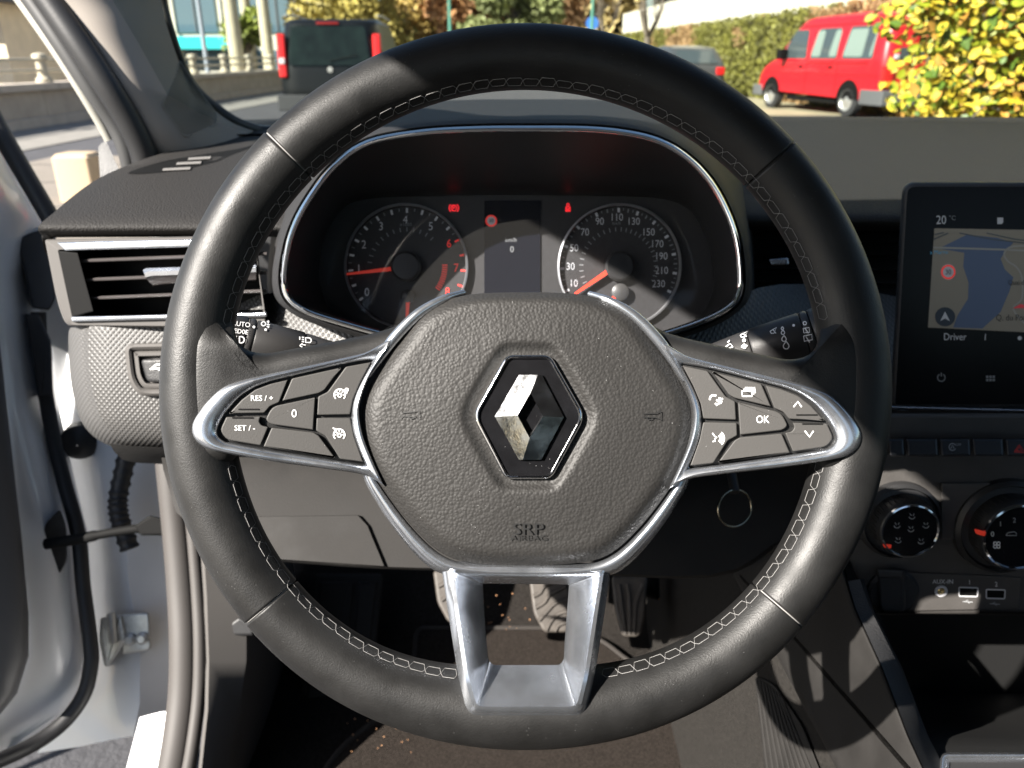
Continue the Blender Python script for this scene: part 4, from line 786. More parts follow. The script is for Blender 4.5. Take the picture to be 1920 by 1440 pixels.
# ================================================================== CENTRE CONSOLE
KP = Pl(1760, 990, .665, (-.06, -.985, .16))
CC = thing('centre_console', 'dark centre console with heater dials, sockets and open tray', 'console', P(1600, 1440, .62))
plate('console_face', KP, rp([(1540, 775, 5), (2060, 775, 5), (2060, 1152, 5), (1652, 1152, 5), (1604, 1085, 10), (1560, 975, 20)], 5, 4), -.08, 0, .004, M('console_plastic', (.06, .056, .053), .55, bump=('noise', 500, .3, .0006), var=(40, .12)), CC)
BPN = Pl(1790, 838, .622, (-.06, -.85, .52)); SWB = M('switch_row_plastic', (.016, .017, .020), .35)
bxs = [1664, 1698, 1761, 1822, 1884, 1946]
for i in range(5):
    bt = plate('console_button', BPN, rp([(bxs[i] + 1.5 - 1, 823, 3), (bxs[i + 1] - 1.5 - 2, 823, 3), (bxs[i + 1] - 1.5 + 1, 856, 5), (bxs[i] + 1.5 + 2, 856, 5)], 3, 3), -.02, .004, .0022, SWB, CC)
    if i == 2: strokes('icon', BPN, [arc(1786, 838, 6.5, 30, 330, 14), [(1783, 841), (1786, 834), (1789, 841)]], 1.5, PRINTD, bt, .0044); text('OFF', BPN, 1797, 834, 6, PRINTD, bt, .0044)
    if i == 4: strokes('hazard_icon', BPN, [[(1902, 847), (1911, 834), (1922, 849), (1902, 847)], [(1906, 845), (1911, 838), (1916, 846), (1906, 845)]], 1.5, REDP, bt, .0044)
plate('console_ledge', KP, rp([(1764, 905, 3), (1860, 905, 3), (1860, 1012, 3), (1764, 1012, 3)], 3, 3), 0, .004, .002, GREYP, CC)
KNB = M('knob_black', (.02, .02, .021), .4)
def knob(cx, cy, r, mk, label_):
    k = KP.k(cx, cy); c = KP.pt(cx, cy) - KP.n * 0; R = r * k
    c = KP.pt(cx, cy, .0255) - KP.n * .0255
    kb = lathe('heater_dial', c, KP.n, [(R * 1.5, 0), (R * 1.48, .006), (R * 1.36, .009), (R * 1.30, .006), (R * 1.12, .007), (R * 1.10, .02), (R * 1.04, .024), (R * 1.0, .0245)], KNB, CC, 64, label=label_)
    lathe('dial_trim', c, KP.n, [(R * 1.035, .0235), (R * 1.02, .0262), (R * .97, .0266), (R * .945, .0250)], CHROME, kb, 64)
    lathe('dial_cap', c, KP.n, [(R * .96, .0235), (R * .955, .0248), (0, .0252)], GLOSS, kb, 64)
    for i in range(40):
        a_ = 2 * math.pi * i / 40; u = KP.n.orthogonal().normalized(); w_ = KP.n.cross(u); q = c + (u * math.cos(a_) + w_ * math.sin(a_)) * R * 1.105
        tube('grip_ridge', [q + KP.n * .0085, q + KP.n * .0195], .0006, KNB, kb, 4)
    return kb, c
kb1, c1_ = knob(1707, 996, 50, None, 'air direction dial, left of the two')
kb2, c2_ = knob(1912, 1008, 62, None, 'fan speed dial with the 0 mark')
KT = Pl(1707, 996, .665, (-.06, -.985, .16)); KT.o = KP.o + KP.n * .0255
plate('marker', KT, rp([(1655, 1020, 2), (1672, 1021, 2), (1671, 1028, 2), (1658, 1027, 2)], 2, 3), -.01, .0005, .0005, NEED, kb1)
for x, y in ((1710, 966), (1682, 983), (1736, 983), (1684, 1011), (1727, 1013), (1708, 990)): strokes('icon', KT, [arc(x, y + 1, 6, 200, 340, 8), [(x - 4, y - 3), (x - 1, y + 1)], [(x + 4, y - 3), (x + 2, y + 1)]], 1.5, PRINTD, kb1, .0004)
plate('marker', KT, rp([(1826, 991, 3), (1850, 997, 3), (1847, 1006, 3), (1830, 1001, 3)], 3, 3), -.01, .0015, .0012, NEED, kb2)
text('0', KT, 1861, 1002, 13, PRINT, kb2, .0004); text('1', KT, 1876, 983, 13, PRINTD, kb2, .0004); text('2', KT, 1902, 976, 13, PRINTD, kb2, .0004)
strokes('icon', KT, [arc(1866, 1019, 3, 0, 360, 8), arc(1872, 1019, 3, 0, 360, 8), arc(1866, 1025, 3, 0, 360, 8), arc(1872, 1025, 3, 0, 360, 8)], 1.8, PRINT, kb2, .0004)
strokes('icon', KT, [[(1886, 1004), (1890, 999), (1902, 997), (1906, 1000), (1906, 1004), (1886, 1004)]], 1.4, PRINTD, kb2, .0004)
# sockets
up_ = plate('socket_panel', KP, rp([(1702, 1073, 4), (1916, 1082, 4), (1912, 1142, 4), (1702, 1146, 4)], 4, 3), -.002, .0025, .001, MC['console_plastic'], CC)
fl = lathe('power_socket', KP.pt(1672, 1108, 0), KP.n, [(.022, -.002), (.022, .003), (.0195, .005), (0, .005)], DASHD, CC, 36)
plate('socket_flap', KP, rp([(1644, 1068, 5), (1698, 1070, 5), (1698, 1100), (1697, 1150, 12), (1650, 1148, 12)], 5, 4), .004, .010, .003, DASHD, fl); plate('flap_lip', KP, rp([(1644, 1066, 3), (1696, 1068, 3), (1695, 1086, 3), (1646, 1084, 3)], 3, 3), .009, .014, .0025, DASHD, fl)
WRING = M('pale_plastic_ring', (.6, .6, .62), .4)
lathe('jack_ring', KP.pt(1764, 1108, .0025), KP.n, [(.0055, 0), (.0053, .0012), (.0035, .0014), (.0033, 0)], WRING, up_, 24); lathe('jack', KP.pt(1764, 1108, .0026), KP.n, [(.0033, 0), (.002, .001), (0, -.0005)], M('brass', (.6, .45, .2), .3, 1), up_, 20)
for x0, y0 in ((1797, 1100), (1848, 1104)):
    q = rp([(x0, y0, 4), (x0 + 38, y0 + 1, 4), (x0 + 37, y0 + 20, 4), (x0, y0 + 19, 4)], 4, 4)
    loft('usb_port', [[KP.pt(x, y, h) for x, y in inset(q, d)] for d, h in ((0, .002), (0, .0038), (2.4, .0038), (2.6, 0))], WRING, up_, cap1=False); sheet('usb_port_core', KP, inset(q, 2.5), .0027, GAP, up_)
    strokes('usb_icon', KP, [[(x0 + 8, y0 + 28), (x0 + 27, y0 + 29)], [(x0 + 13, y0 + 28), (x0 + 18, y0 + 25)], [(x0 + 16, y0 + 28), (x0 + 21, y0 + 31)]], 1.4, PRINTD, up_, .0029)
text('AUX-IN', KP, 1768, 1091, 11.5, PRINT, up_, .0029); text('1', KP, 1818, 1092, 12, PRINT, up_, .0029); text('2', KP, 1868, 1096, 12, PRINT, up_, .0029)
# open tray below, its floor and the gear surround
DARKB = M('tray_plastic', (.011, .011, .011), .55, bump=('noise', 500, .25, .0006))
rowsurf('tray', [[(1640, 1150, .67), (2060, 1152, .67)], [(1650, 1152, .85), (2060, 1154, .85)], [(1700, 1300, .88), (2060, 1300, .88)], [(1712, 1352, .76), (2060, 1352, .76)], [(1704, 1378, .62), (2060, 1385, .62)], [(1702, 1384, .605), (2060, 1390, .605)], [(1706, 1400, .585), (2060, 1405, .585)], [(1740, 1480, .54), (2060, 1485, .54)]], DARKB, CC, n=0, ang=30)
GPl = Pl(1840, 1430, .555, (0, -.35, .94)); 
gsp = rp([(1764, 1411, 14), (2060, 1411, 14), (2060, 1560, 14), (1752, 1560, 14)], 14, 6)
loft('gear_surround', [[GPl.pt(x, y, h) for x, y in inset(gsp, d)] for d, h in ((0, -.01), (0, .004), (4, .007), (10, .006), (18, .002), (20, -.01))], SILVER, CC, ang=50)
sheet('gear_gaiter', GPl, inset(gsp, 18), 0, RUBBER, CC)
# console side wall
WL = Pl(1600, 1140, .655, (-1, 0, .14))
side = plate('console_side_carpet', WL, [(1330, 1080), (1560, 975), (1604, 1140), (1654, 1250), (1704, 1380), (1760, 1500), (1270, 1500), (1225, 1260), (1195, 1120), (1200, 1086)], -.01, 0, 0, M('tunnel_carpet', (.023, .021, .019), .9, bump=('noise', 700, .8, .002), var=(260, .3), spec=.15), CC)
plate('console_side_panel', WL, rp([(1372, 1075, 10), (1556, 985, 6), (1604, 1140), (1654, 1250), (1704, 1380), (1760, 1500), (1600, 1500), (1520, 1350, 60), (1458, 1232, 60), (1410, 1140, 60)], 10, 5), -.002, .010, .005, LOWP, CC)
rb = plate('ribbed_pad', WL, rp([(1415, 1268, 8), (1450, 1280, 14), (1505, 1360, 20), (1560, 1500, 8), (1440, 1500, 8)], 8, 4), -.002, .004, .002, LOWP, CC)
for i in range(9):
    f = i / 8; tube('rib', [WL.pt(1420 + 52 * f * .9, 1275 + 34 * f ** 1.3, .0045), WL.pt(1447 + 96 * f, 1498, .0045)], .0017, LOWP, rb, 6)
loft('console_edge', [[WL.pt(x, y, .010) for x, y in ((1590, 1090), (1604, 1140), (1654, 1250), (1704, 1380), (1760, 1500))], [P(1612, 1086, .648), P(1630, 1138, .63), P(1684, 1246, .597), P(1738, 1378, .566), P(1800, 1500, .542)], [P(1620, 1086, .67), P(1640, 1150, .668), P(1692, 1252, .64), P(1740, 1380, .61), P(1806, 1500, .58)]], DASHD, CC, closed=False, ang=40)
# ================================================================== PEDALS, MAT, KEY RING
PED = M('worn_pedal_rubber', (.06, .052, .045), .6, bump=('noise', 400, .3, .0008), var=(60, .25))
def pedal(name, label, poly, d, grooves, arm):
    pp = Pl(poly[0][0], poly[0][1], d, (0, -.72, .69)); T = thing(name, label, 'pedal', pp.pt(*poly[0][:2]), None)
    pd = plate('pedal_pad', pp, rp(poly, 14, 5), -.012, .006, .004, PED, T)
    for g in grooves: tube('rib', [pp.pt(x, y, .0065) for x, y in cat(g, 4)], .0032, PED, pd, 6)
    tube('pedal_arm', [P(*q) for q in arm], .011, GAP, T, 10)
pedal('brake_pedal', 'rubber brake pedal with wavy ribs, seen through the lower spoke', [(992, 1085, 8), (1068, 1085, 8), (1066, 1186, 8), (1020, 1186, 8), (1000, 1150, 10)], 1.12,
      [[(1000, 1118), (1012, 1112), (1020, 1100), (1040, 1090)], [(1004, 1140), (1020, 1130), (1030, 1116), (1060, 1100)], [(1010, 1164), (1024, 1148), (1040, 1132), (1064, 1124)], [(1024, 1182), (1032, 1166), (1046, 1152), (1064, 1146)], [(1040, 1184), (1048, 1172), (1064, 1166)]], [(1030, 1100, 1.14), (990, 1085, 1.16), (975, 1000, 1.17)])
pedal('clutch_pedal', 'worn rubber clutch pedal left of the lower spoke', [(812, 1070, 8), (880, 1066, 8), (884, 1170, 12), (842, 1170, 12), (820, 1130, 10)], 1.12, [[(822, 1100), (836, 1092), (850, 1076)], [(828, 1126), (846, 1112), (870, 1090)], [(840, 1152), (858, 1132), (880, 1116)]], [(850, 1090, 1.14), (850, 1060, 1.16), (850, 980, 1.17)])
pedal('accelerator_pedal', 'narrow ribbed accelerator pedal right of the lower spoke', [(1146, 1080, 8), (1214, 1080, 8), (1210, 1150, 12), (1200, 1194, 10), (1166, 1194, 10), (1152, 1140, 12)], 1.14, [[(1160, 1096), (1166, 1140), (1172, 1190)], [(1176, 1096), (1180, 1130), (1180, 1190)], [(1206, 1096), (1192, 1130), (1188, 1190)]], [(1196, 1100, 1.17), (1224, 1120, 1.19), (1222, 1010, 1.2)])
FLP = Pl(960, 1300, 1, (0, 0, 1)); FLP.o = V((0, .8, .262))
mt = plate('floor_mat', FLP, rp([(782, 1178, 16), (1070, 1178, 10), (1128, 1200, 30), (1190, 1250, 40), (1262, 1278, 30), (1300, 1520, 8), (560, 1520, 8), (640, 1400, 40), (772, 1300, 30)], 10, 6), .0, .012, .005, MAT, None, label='brown grey carpet floor mat under the pedals', cat_='floor mat', back=True)
tube('mat_binding', [FLP.pt(x, y, .010) for x, y in rp([(782, 1178, 16), (1070, 1178, 10), (1128, 1200, 30), (1190, 1250, 40), (1262, 1278, 30), (1300, 1520, 8), (560, 1520, 8), (640, 1400, 40), (772, 1300, 30)], 10, 6)], .0045, M('mat_edge_binding', (.028, .024, .021), .9, bump=('noise', 900, .6, .002)), mt, 8, closed=True)
parts = []
for i in range(46):
    x = random.choice([random.uniform(900, 1010), random.uniform(1140, 1240), random.uniform(650, 780)]); y = random.uniform(1110, 1180) if x > 880 else random.uniform(1330, 1420)
    q = FLP.pt(x, y, .016) if x < 880 else P(x, y, (1.13 if x < 1050 else 1.16)); s = random.uniform(.0005, .0013); parts.append(box_data(q, (s * 1.6, s, s), Matrix.Rotation(random.random() * 3, 3, 'Z')))
v, f = join(parts); obj('crumbs', v, f, M('dry_leaf_crumbs', (.5, .27, .14), .7), None, ang=0, kind='stuff', label='scattered dry brown crumbs on the footwell carpet', cat_='crumbs')
kc = P(1378, 953, .63); kr = []
for i in range(40):
    a_ = 2 * math.pi * i / 40 + 2.0; kr.append(kc + (RT * math.cos(a_) * .0158 + UPV * math.sin(a_) * .0150 + FW * .008 * math.cos(a_ * 1)))
KR = thing('key_ring', 'thin gold coloured split ring hanging below the steering column', 'key ring', kc - UPV * .015)
tube('ring', kr, .0009, M('warm_steel', (.4, .35, .26), .25, 1), KR, 8, closed=True); tube('key_tab', [kc + UPV * .013, kc + UPV * .028 + FW * .01], .004, RUBBER, KR, 8)
# ================================================================== OUTSIDE
ASPH = M('asphalt', (.055, .055, .06), .9, bump=('noise', 60, .5, .01), var=(3, .18))
def flat(name, x0, x1, y0, y1, z, mat, **kw): return obj(name, [(x0, y0, z), (x1, y0, z), (x1, y1, z), (x0, y1, z)], [(0, 1, 2, 3)], mat, None, ang=0, fix=False, kind='structure', **kw)
flat('road', -400, 400, -300, 500, 0, ASPH)
PAV = M('pavement_concrete', (.20, .175, .145), .85, bump=('noise', 40, .3, .01), var=(4, .12))
KERB = M('kerb_stone', (.4, .38, .34), .8, var=(6, .15))
v, f = join([box_data((-3.65, -8, .06), (2.9, 34, .12))]); pv = obj('pavement', v, f, PAV, None, ang=0, kind='structure')
for i in range(16):
    v, f = box_data((-2.12, -4.2 + i * .9, .065), (.16, .88, .13)); obj('kerb_stone', v, f, KERB, pv, ang=0)
for i in range(7):
    v, f = box_data((-3.65, 1.0 + i * 1.2, .1225), (2.9, .02, .004)); obj('paving_joint', v, f, M('joint_dark', (.08, .075, .07), .9), pv, ang=0)
flat('footway', -8.3, -6.4, -20, 45, .012, M('footway_stone', (.20, .19, .17), .85, var=(3, .12)))
flat('verge', 4.2, 12, 17, 60, .010, M('sandy_verge', (.34, .30, .19), .9, var=(2, .2)))
# --- quay wall with railing
QW = thing('quay_wall', 'low grey stone parapet wall along the quay on the left', 'wall', (-8.5, 20, 0))
ST = M('parapet_stone', (.40, .35, .29), .85, bump=('noise', 25, .3, .01), var=(2.5, .15)); ST2 = M('parapet_coping', (.44, .39, .33), .8, var=(3, .15))
for i in range(24):
    y = 4.8 + i * 1.8
    v, f = box_data((-8.52, y, .30), (.34, 1.785, .60)); obj('wall_block', v, f, ST, QW, ang=0)
    v, f = box_data((-8.5, y + .4, .655), (.5, 1.785, .11)); obj('coping_stone', v, f, ST2, QW, ang=0)
    v, f = box_data((-8.3, y, .08), (.2, 1.79, .16)); obj('plinth_stone', v, f, ST2, QW, ang=0)
RL = thing('quay_railing', 'pale railing with round posts on top of the quay wall', 'railing', (-8.5, 20, .71)); RLM = M('pale_railing_paint', (.42, .38, .29), .6, var=(5, .1))
for i in range(15):
    y = 5.5 + i * 2.4; lathe('railing_post', (-8.5, y, .71), (0, 0, 1), [(.14, 0), (.14, .06), (.09, .1), (.085, .34), (.13, .40), (.12, .47), (0, .5)], RLM, RL, 14)
for z in (.2, .38): tube('railing_bar', [(-8.5, 5.5, .71 + z), (-8.5, 39.1, .71 + z)], .028, RLM, RL, 8)
# --- stone bollard on the pavement
BO = thing('stone_bollard', 'square cream stone bollard beside the door opening', 'bollard', P(158, 385, 6.1)); b0 = P(157, 346, 6.0)
rbox('bollard_block', (b0.x, b0.y, .27), (.28, .26, .40), .025, M('cream_stone', (.45, .34, .22), .8, bump=('noise', 40, .3, .006)), BO); rbox('bollard_foot', (b0.x, b0.y, .09), (.32, .30, .06), .01, KERB, BO)
# --- tall cream columns, lamp posts
CREAM = M('cream_column_paint', (.48, .43, .30), .7, bump=('noise', 12, .2, .01), var=(3, .12))
def column(px, d, r, label):
    p = P(px, 100, d); T = thing('column', label, 'column', (p.x, p.y, 0), 'cream columns beyond the quay wall')
    lathe('column_shaft', (p.x, p.y, 0), (0, 0, 1), [(r * 1.1, .3), (r, .6), (r * .9, 5), (r * .88, 6.4)], CREAM, T, 16); lathe('column_base', (p.x, p.y, 0), (0, 0, 1), [(r * 1.5, 0), (r * 1.5, .22), (r * 1.1, .3), (0, .3)], CREAM, T, 16)
    lathe('column_capital', (p.x, p.y, 6.4), (0, 0, 1), [(r * .88, 0), (r * 1.3, .2), (r * 1.3, .35), (0, .36)], CREAM, T, 16)
column(443, 26, .24, 'cream column nearest the windscreen pillar'); column(503, 29, .22, 'cream column beside the dark van'); column(470, 36, .25, 'farther cream column between two others')
def lamp(px, d, mat, label, sign=False):
    p = P(px, 100, d); T = thing('lamp_post', label, 'lamp post', (p.x, p.y, 0))
    lathe('post', (p.x, p.y, 0), (0, 0, 1), [(.12, 0), (.11, .5), (.07, .6), (.055, 6.5), (0, 6.5)], mat, T, 12); tube('lamp_arm', [(p.x, p.y, 6.4), (p.x + .3, p.y, 6.8), (p.x + 1.0, p.y, 6.85)], .04, mat, T, 8)
    rbox('lamp_head', (p.x + 1.2, p.y, 6.82), (.6, .24, .1), .03, mat, T)
    if sign:
        q = P(px + 2, 44, d); lathe('blue_sign', (q.x, q.y - .1, q.z), (0, -1, 0), [(.26, 0), (.26, .02), (0, .021)], M('blue_sign_paint', (.05, .18, .55), .4), T, 24)
        rbox('white_arrow', (q.x, q.y - .125, q.z), (.07, .006, .34), .002, M('white_sign_paint', (.8, .8, .8), .5), T)
GRN = M('green_post_paint', (.06, .22, .16), .5); lamp(845, 30, GRN, 'green lamp post in front of the orange tree'); lamp(1108, 32, GRN, 'green lamp post with a round blue sign', True); lamp(385, 24, M('grey_post_paint', (.25, .28, .32), .5), 'grey lamp post at the left end of the windscreen')
# --- building behind the quay (left)
WH = M('white_render', (.62, .59, .5), .8, var=(1.2, .05)); GLS = M('blue_window_glass', (.10, .16, .20), .05, spec=.8, coat=.3); TEAL = M('teal_awning', (.02, .45, .45), .6); DK = M('dark_frame', (.12, .13, .14), .5)
LB = thing('quay_building', 'white building with teal awning and large blue windows beyond the quay', 'building', (-16, 47, 0))
def bx(name, x0, x1, y0, y1, z0, z1, mat, T): v, f = box_data(((x0 + x1) / 2, (y0 + y1) / 2, (z0 + z1) / 2), (x1 - x0, y1 - y0, z1 - z0)); return obj(name, v, f, mat, T, ang=0)
bx('wall', -24, -11.0, 47, 58, 0, 9.5, WH, LB); bx('roof', -24.4, -10.6, 46.6, 58.4, 9.5, 9.9, DK, LB)
for i, x in enumerate((-22.6, -20.0, -17.4, -14.8, -12.9)):
    w_ = 2.3 if i < 4 else 1.4
    for z0, z1 in ((2.35, 4.9), (5.6, 8.2)):
        wn = bx('window', x - w_ / 2, x + w_ / 2, 46.9, 46.99, z0, z1, GLS, LB); bx('window_frame', x - w_ / 2 - .06, x - w_ / 2 + .06, 46.82, 46.98, z0, z1, WH, wn); bx('window_frame', x - .03, x + .03, 46.84, 46.98, z0, z1, DK, wn)
    wn = bx('window', x - w_ / 2, x + w_ / 2, 46.9, 46.99, .5, 1.45, GLS, LB)
v, f = loft_data([[V((x, y, z)) for x in (-24, -14.6)] for y, z in ((46.9, 2.15), (46.0, 1.62), (46.0, 1.50))], False); obj('awning', v, f, TEAL, LB, ang=0)
# far left house with eaves
FH = thing('riverside_house', 'cream house with dark overhanging roof seen through the door opening', 'house', (-19.5, 26, 0))
bx('wall', -24, -15.0, 25, 32, 0, 2.6, M('cream_render', (.8, .68, .5), .85, var=(2, .1)), FH); bx('roof', -25, -14.4, 24, 33, 2.6, 3.2, M('slate_roof', (.10, .105, .12), .6), FH)  # walls in plain cream render with slight random tone
for x in (-22.5, -20.2, -17.9, -16.2): wn = bx('window', x - .5, x + .5, 24.93, 24.99, .9, 2.1, GLS, FH); bx('sill', x - .6, x + .6, 24.85, 24.99, .82, .9, WH, wn)
bx('porch_beam', -24, -15, 23.4, 23.7, 2.2, 2.5, DK, FH)
for x in (-23.5, -20.9, -18.2, -15.4): lathe('porch_post', (x, 23.55, 0), (0, 0, 1), [(.16, 0), (.14, 2.2)], CREAM, FH, 12)
# --- white apartment block above an ivy bank (right)
AB_ = thing('apartment_block', 'white apartment block with long balconies above the ivy bank', 'building', (11, 34, 0))
def along(t, off=0): return V((7.9 - 1.9 * t + off, 16 + 34 * t, 0))
def slab(name, t0, t1, o0, o1, z0, z1, mat, T=None):
    a, b, c, d = along(t0, o0), along(t1, o0), along(t1, o1), along(t0, o1); vs_ = [V((q.x, q.y, z)) for z in (z0, z1) for q in (a, b, c, d)]
    return obj(name, vs_, [(0, 1, 2, 3), (4, 5, 6, 7), (0, 1, 5, 4), (1, 2, 6, 5), (2, 3, 7, 6), (3, 0, 4, 7)], mat, T or AB_, ang=0)
slab('wall', -.1, 1.0, 2.2, 9, 2.0, 10, WH)
for z in (2.25, 5.1, 7.9):
    bal = slab('balcony', -.1, 1.0, .5, 2.2, z, z + .18, WH); slab('balcony_front', -.1, 1.0, .5, .62, z + .18, z + 1.15, WH, bal)
for k in range(10):
    for z in (2.9, 5.8): wn = slab('window', .0 + k * .1, .06 + k * .1, 2.12, 2.19, z, z + 1.9, GLS); slab('window_frame', .028 + k * .1, .031 + k * .1, 2.08, 2.19, z, z + 1.9, WH, wn)
# leaves
def leafmass(pts, size, jitter=.5, fold=.25):
    vs_, fs = [], []
    for p in pts:
        s = size * random.uniform(1 - jitter, 1 + jitter); n = V((random.gauss(0, 1), random.gauss(0, 1), random.gauss(0, 1))).normalized(); u = n.orthogonal().normalized()
        a_ = random.random() * 6.28; w_ = n.cross(u); u, w_ = u * math.cos(a_) + w_ * math.sin(a_), w_ * math.cos(a_) - u * math.sin(a_); k = len(vs_)
        vs_ += [p - u * s, p + w_ * s * .6 + n * s * fold, p + u * s, p - w_ * s * .6 + n * s * fold]; fs.append((k, k + 1, k + 2, k + 3))
    return vs_, fs
IVY = M('ivy_leaves', (.17, .165, .03), .6, var=(1.4, .6)); IVY2 = M('dry_ivy_leaves', (.32, .20, .09), .7, var=(1.5, .3))
IB = thing('ivy_bank', 'ivy covered retaining bank behind the red van', 'ivy wall', (7, 33, 0)); slab('bank_wall', -.1, 1.0, 0, 1.6, 0, 2.2, M('bank_earth', (.10, .09, .05), .9), IB)
pts = []
for i in range(34000):
    t = random.random() ** 1.2; q = along(t, -random.random() ** 2 * .35); pts.append(V((q.x, q.y, random.uniform(0, 2.28))))
blob = lambda p: math.sin(p.y * .9 + p.z * 1.7) + math.sin(p.y * .37 + 1.3) + .8 * math.sin(p.y * 2.1 - p.z * 2.3)
v, f = leafmass([p for p in pts if blob(p) < .45], .055); o = obj('ivy', v, f, IVY, IB, ang=0, fix=False, kind='stuff'); v, f = leafmass([p for p in pts if blob(p) >= .45], .055); obj('dry_ivy', v, f, IVY2, IB, ang=0, fix=False, kind='stuff')
# trees
BARK = M('grey_bark', (.16, .13, .10), .9, bump=('noise', 20, .6, .02), var=(5, .3))
def tree(name, label, px, d, h, cr, cz, col, n=5200, leaf=.15, cat_='tree', group=None):
    b = P(px, 100, d); b.z = 0; T = thing(name, label, cat_, b, group); parts = [tube_data([b, b + V((.05, 0, h * .3)), b + V((0, .1, h * .62))], [.22, .17, .09], 9)]
    lobes = []
    for i in range(9):
        a_ = i * 2.4; q = b + V((math.cos(a_) * cr * random.uniform(.3, .8), math.sin(a_) * cr * random.uniform(.3, .8), cz + cr * random.uniform(-.75, .8))); lobes.append((q, cr * random.uniform(.38, .6)))
        m_ = b + V((0, 0, h * random.uniform(.25, .5))); parts.append(tube_data([m_, m_.lerp(q, .5) + V((0, 0, .15)), q], [.08, .05, .02], 6))
    v, f = join(parts); obj('trunk', v, f, BARK, T, ang=50)
    pts = []
    for i in range(n):
        q, r = random.choice(lobes); dv = V((random.gauss(0, 1), random.gauss(0, 1), random.gauss(0, 1))).normalized() * r * random.random() ** .35; pts.append(q + dv)
    v, f = leafmass(pts, leaf); obj('crown', v, f, M(name + label[:14] + '_leaves', col, .65, var=(.9, .5)), T, ang=0, fix=False)
tree('tree', 'olive yellow tree behind the dark van', 650, 36, 6, 3.0, 3.0, (.36, .29, .07)); tree('tree', 'ochre leaved tree right of the dark van', 765, 40, 6.5, 3.2, 3.2, (.40, .28, .08))
tree('tree', 'orange brown autumn tree above the steering wheel', 872, 38, 6, 2.6, 3.0, (.44, .22, .09)); tree('tree', 'green leaved tree above the top of the wheel', 962, 34, 5.5, 2.1, 2.6, (.20, .22, .08)); tree('tree', 'rust coloured tree left of the blue sign', 1022, 40, 5.5, 2.0, 2.4, (.34, .20, .10))
tree('tree', 'small green tree between the cream columns', 462, 31, 3.4, 1.0, 1.9, (.20, .24, .03), 900, .14); tree('tree', 'pale leaved tree high beside the cream columns', 560, 44, 8, 2.6, 5.0, (.34, .30, .12))
pts = []
for i in range(9000): x = random.uniform(-24, 9); pts.append(V((x, 60 + random.uniform(-2, 2), random.uniform(0, 7.5) * (1 - .25 * math.sin(x * .7)))))
v, f = leafmass(pts, .5); obj('woodland', v, f, M('far_wood_leaves', (.34, .26, .11), .8, var=(.25, .5)), None, ang=0, fix=False, kind='stuff', label='blurred brown and green wood far behind the trees', cat_='wood')
def bare(label, px, d, h, r):
    b = P(px, 100, d); b.z = 0; T = thing('bare_tree', label, 'tree', b, 'leafless street trees'); parts = [tube_data([b, b + V((.03, 0, h * .5)), b + V((0, 0, h))], [r, r * .85, r * .75], 9)]
    obj('trunk', *parts[0], BARK, T, ang=50); parts = []
    for i in range(12):
        a_ = i * 2.1; e = V((math.cos(a_) * .5, math.sin(a_) * .5, random.uniform(.8, 1.5))); s = b + V((0, 0, h * .97)); parts.append(tube_data([s, s + e * .6 + V((0, 0, -.1)), s + e], [r * .45, r * .25, .012], 6))
        for k in range(4): t_ = s + e * random.uniform(.5, 1); parts.append(tube_data([t_, t_ + V((random.uniform(-.3, .3), random.uniform(-.3, .3), random.uniform(.2, .6)))], [.015, .005], 4))
    v, f = join(parts); obj('branches', v, f, BARK, T, ang=50)
bare('leafless tree in front of the ivy bank', 1212, 27, 1.75, .15); bare('leafless tree behind the roof of the red van', 1522, 22, 2.55, .13); bare('thin leafless tree beside the blue sign', 1132, 30, 1.9, .06)
# --- vehicles
def frame(o, fwd): X = V((fwd[0], fwd[1], 0)).normalized(); Y = V((-X.y, X.x, 0)); return lambda x, y, z: V(o) + X * x + Y * y + V((0, 0, z))
TYRE = M('tyre_rubber', (.025, .025, .026), .8); RIM = M('wheel_silver', (.45, .44, .42), .4, .6); VGL = M('van_window_glass', (.05, .065, .07), .06, spec=.7); PLAST = M('bumper_plastic', (.03, .031, .033), .6)
def vwheel(T, fr_, x, y, r, side):
    c = fr_(x, y, r); ax = fr_(x, y + side, r) - c
    w1 = lathe('wheel', c, ax, [(r * .62, .0), (r * .97, -.02), (r, -.06), (r, -.17), (r * .9, -.2)], TYRE, T, 28); lathe('wheel_rim', c, ax, [(r * .64, .005), (r * .60, -.01), (r * .5, -.03), (r * .42, -.03), (r * .2, .0), (0, .005)], RIM, w1, 24)
def vbody(T, fr_, prof, W, hw, mat, ins=.05, name='body'):       # loft of rounded outlines, level by level
    zs = [p[1] for p in prof]; z0, z1 = min(zs), max(zs); L = []
    def ext_(z):
        xs_ = []
        for i in range(len(prof)):
            (xa, za), (xb, zb) = prof[i - 1], prof[i]
            if (za - z) * (zb - z) <= 0 and za != zb: xs_.append(xa + (xb - xa) * (z - za) / (zb - za))
        return min(xs_), max(xs_)
    n = 34
    for k in range(n + 1):
        z = z0 + .003 + (z1 - z0 - .006) * (1 - (1 - k / n) ** 1.6); xr, xf = ext_(z); h = hw(z); top = sm((z - (z1 - .12)) / .12); h -= .10 * top * top
        r_ = min(.16 + ins, (xf - xr) * .4, h * .5); L.append([fr_(x, W / 2 + y, z) for x, y in rp([(xr, -h), (xf, -h), (xf, h), (xr, h)], r_, 6)])
    return loft(name, L, mat, T, cap0=True, cap1=True, ang=40)
RV = thing('red_van', 'bright red camper van with white curtains parked beside the hedge', 'van', (7.0, 17.5, 0)); RED = M('red_van_paint', (.50, .010, .018), .35, coat=.6)
fr1 = frame((7.03, 15.8, 0), (-.226, .976)); hw = lambda z: .92 - .13 * sm((z - 1.0) / .95)      # y runs left; shift so that y = 1.84 is the left side
frv = lambda x, y, z: fr1(x, y - 1.84, z)
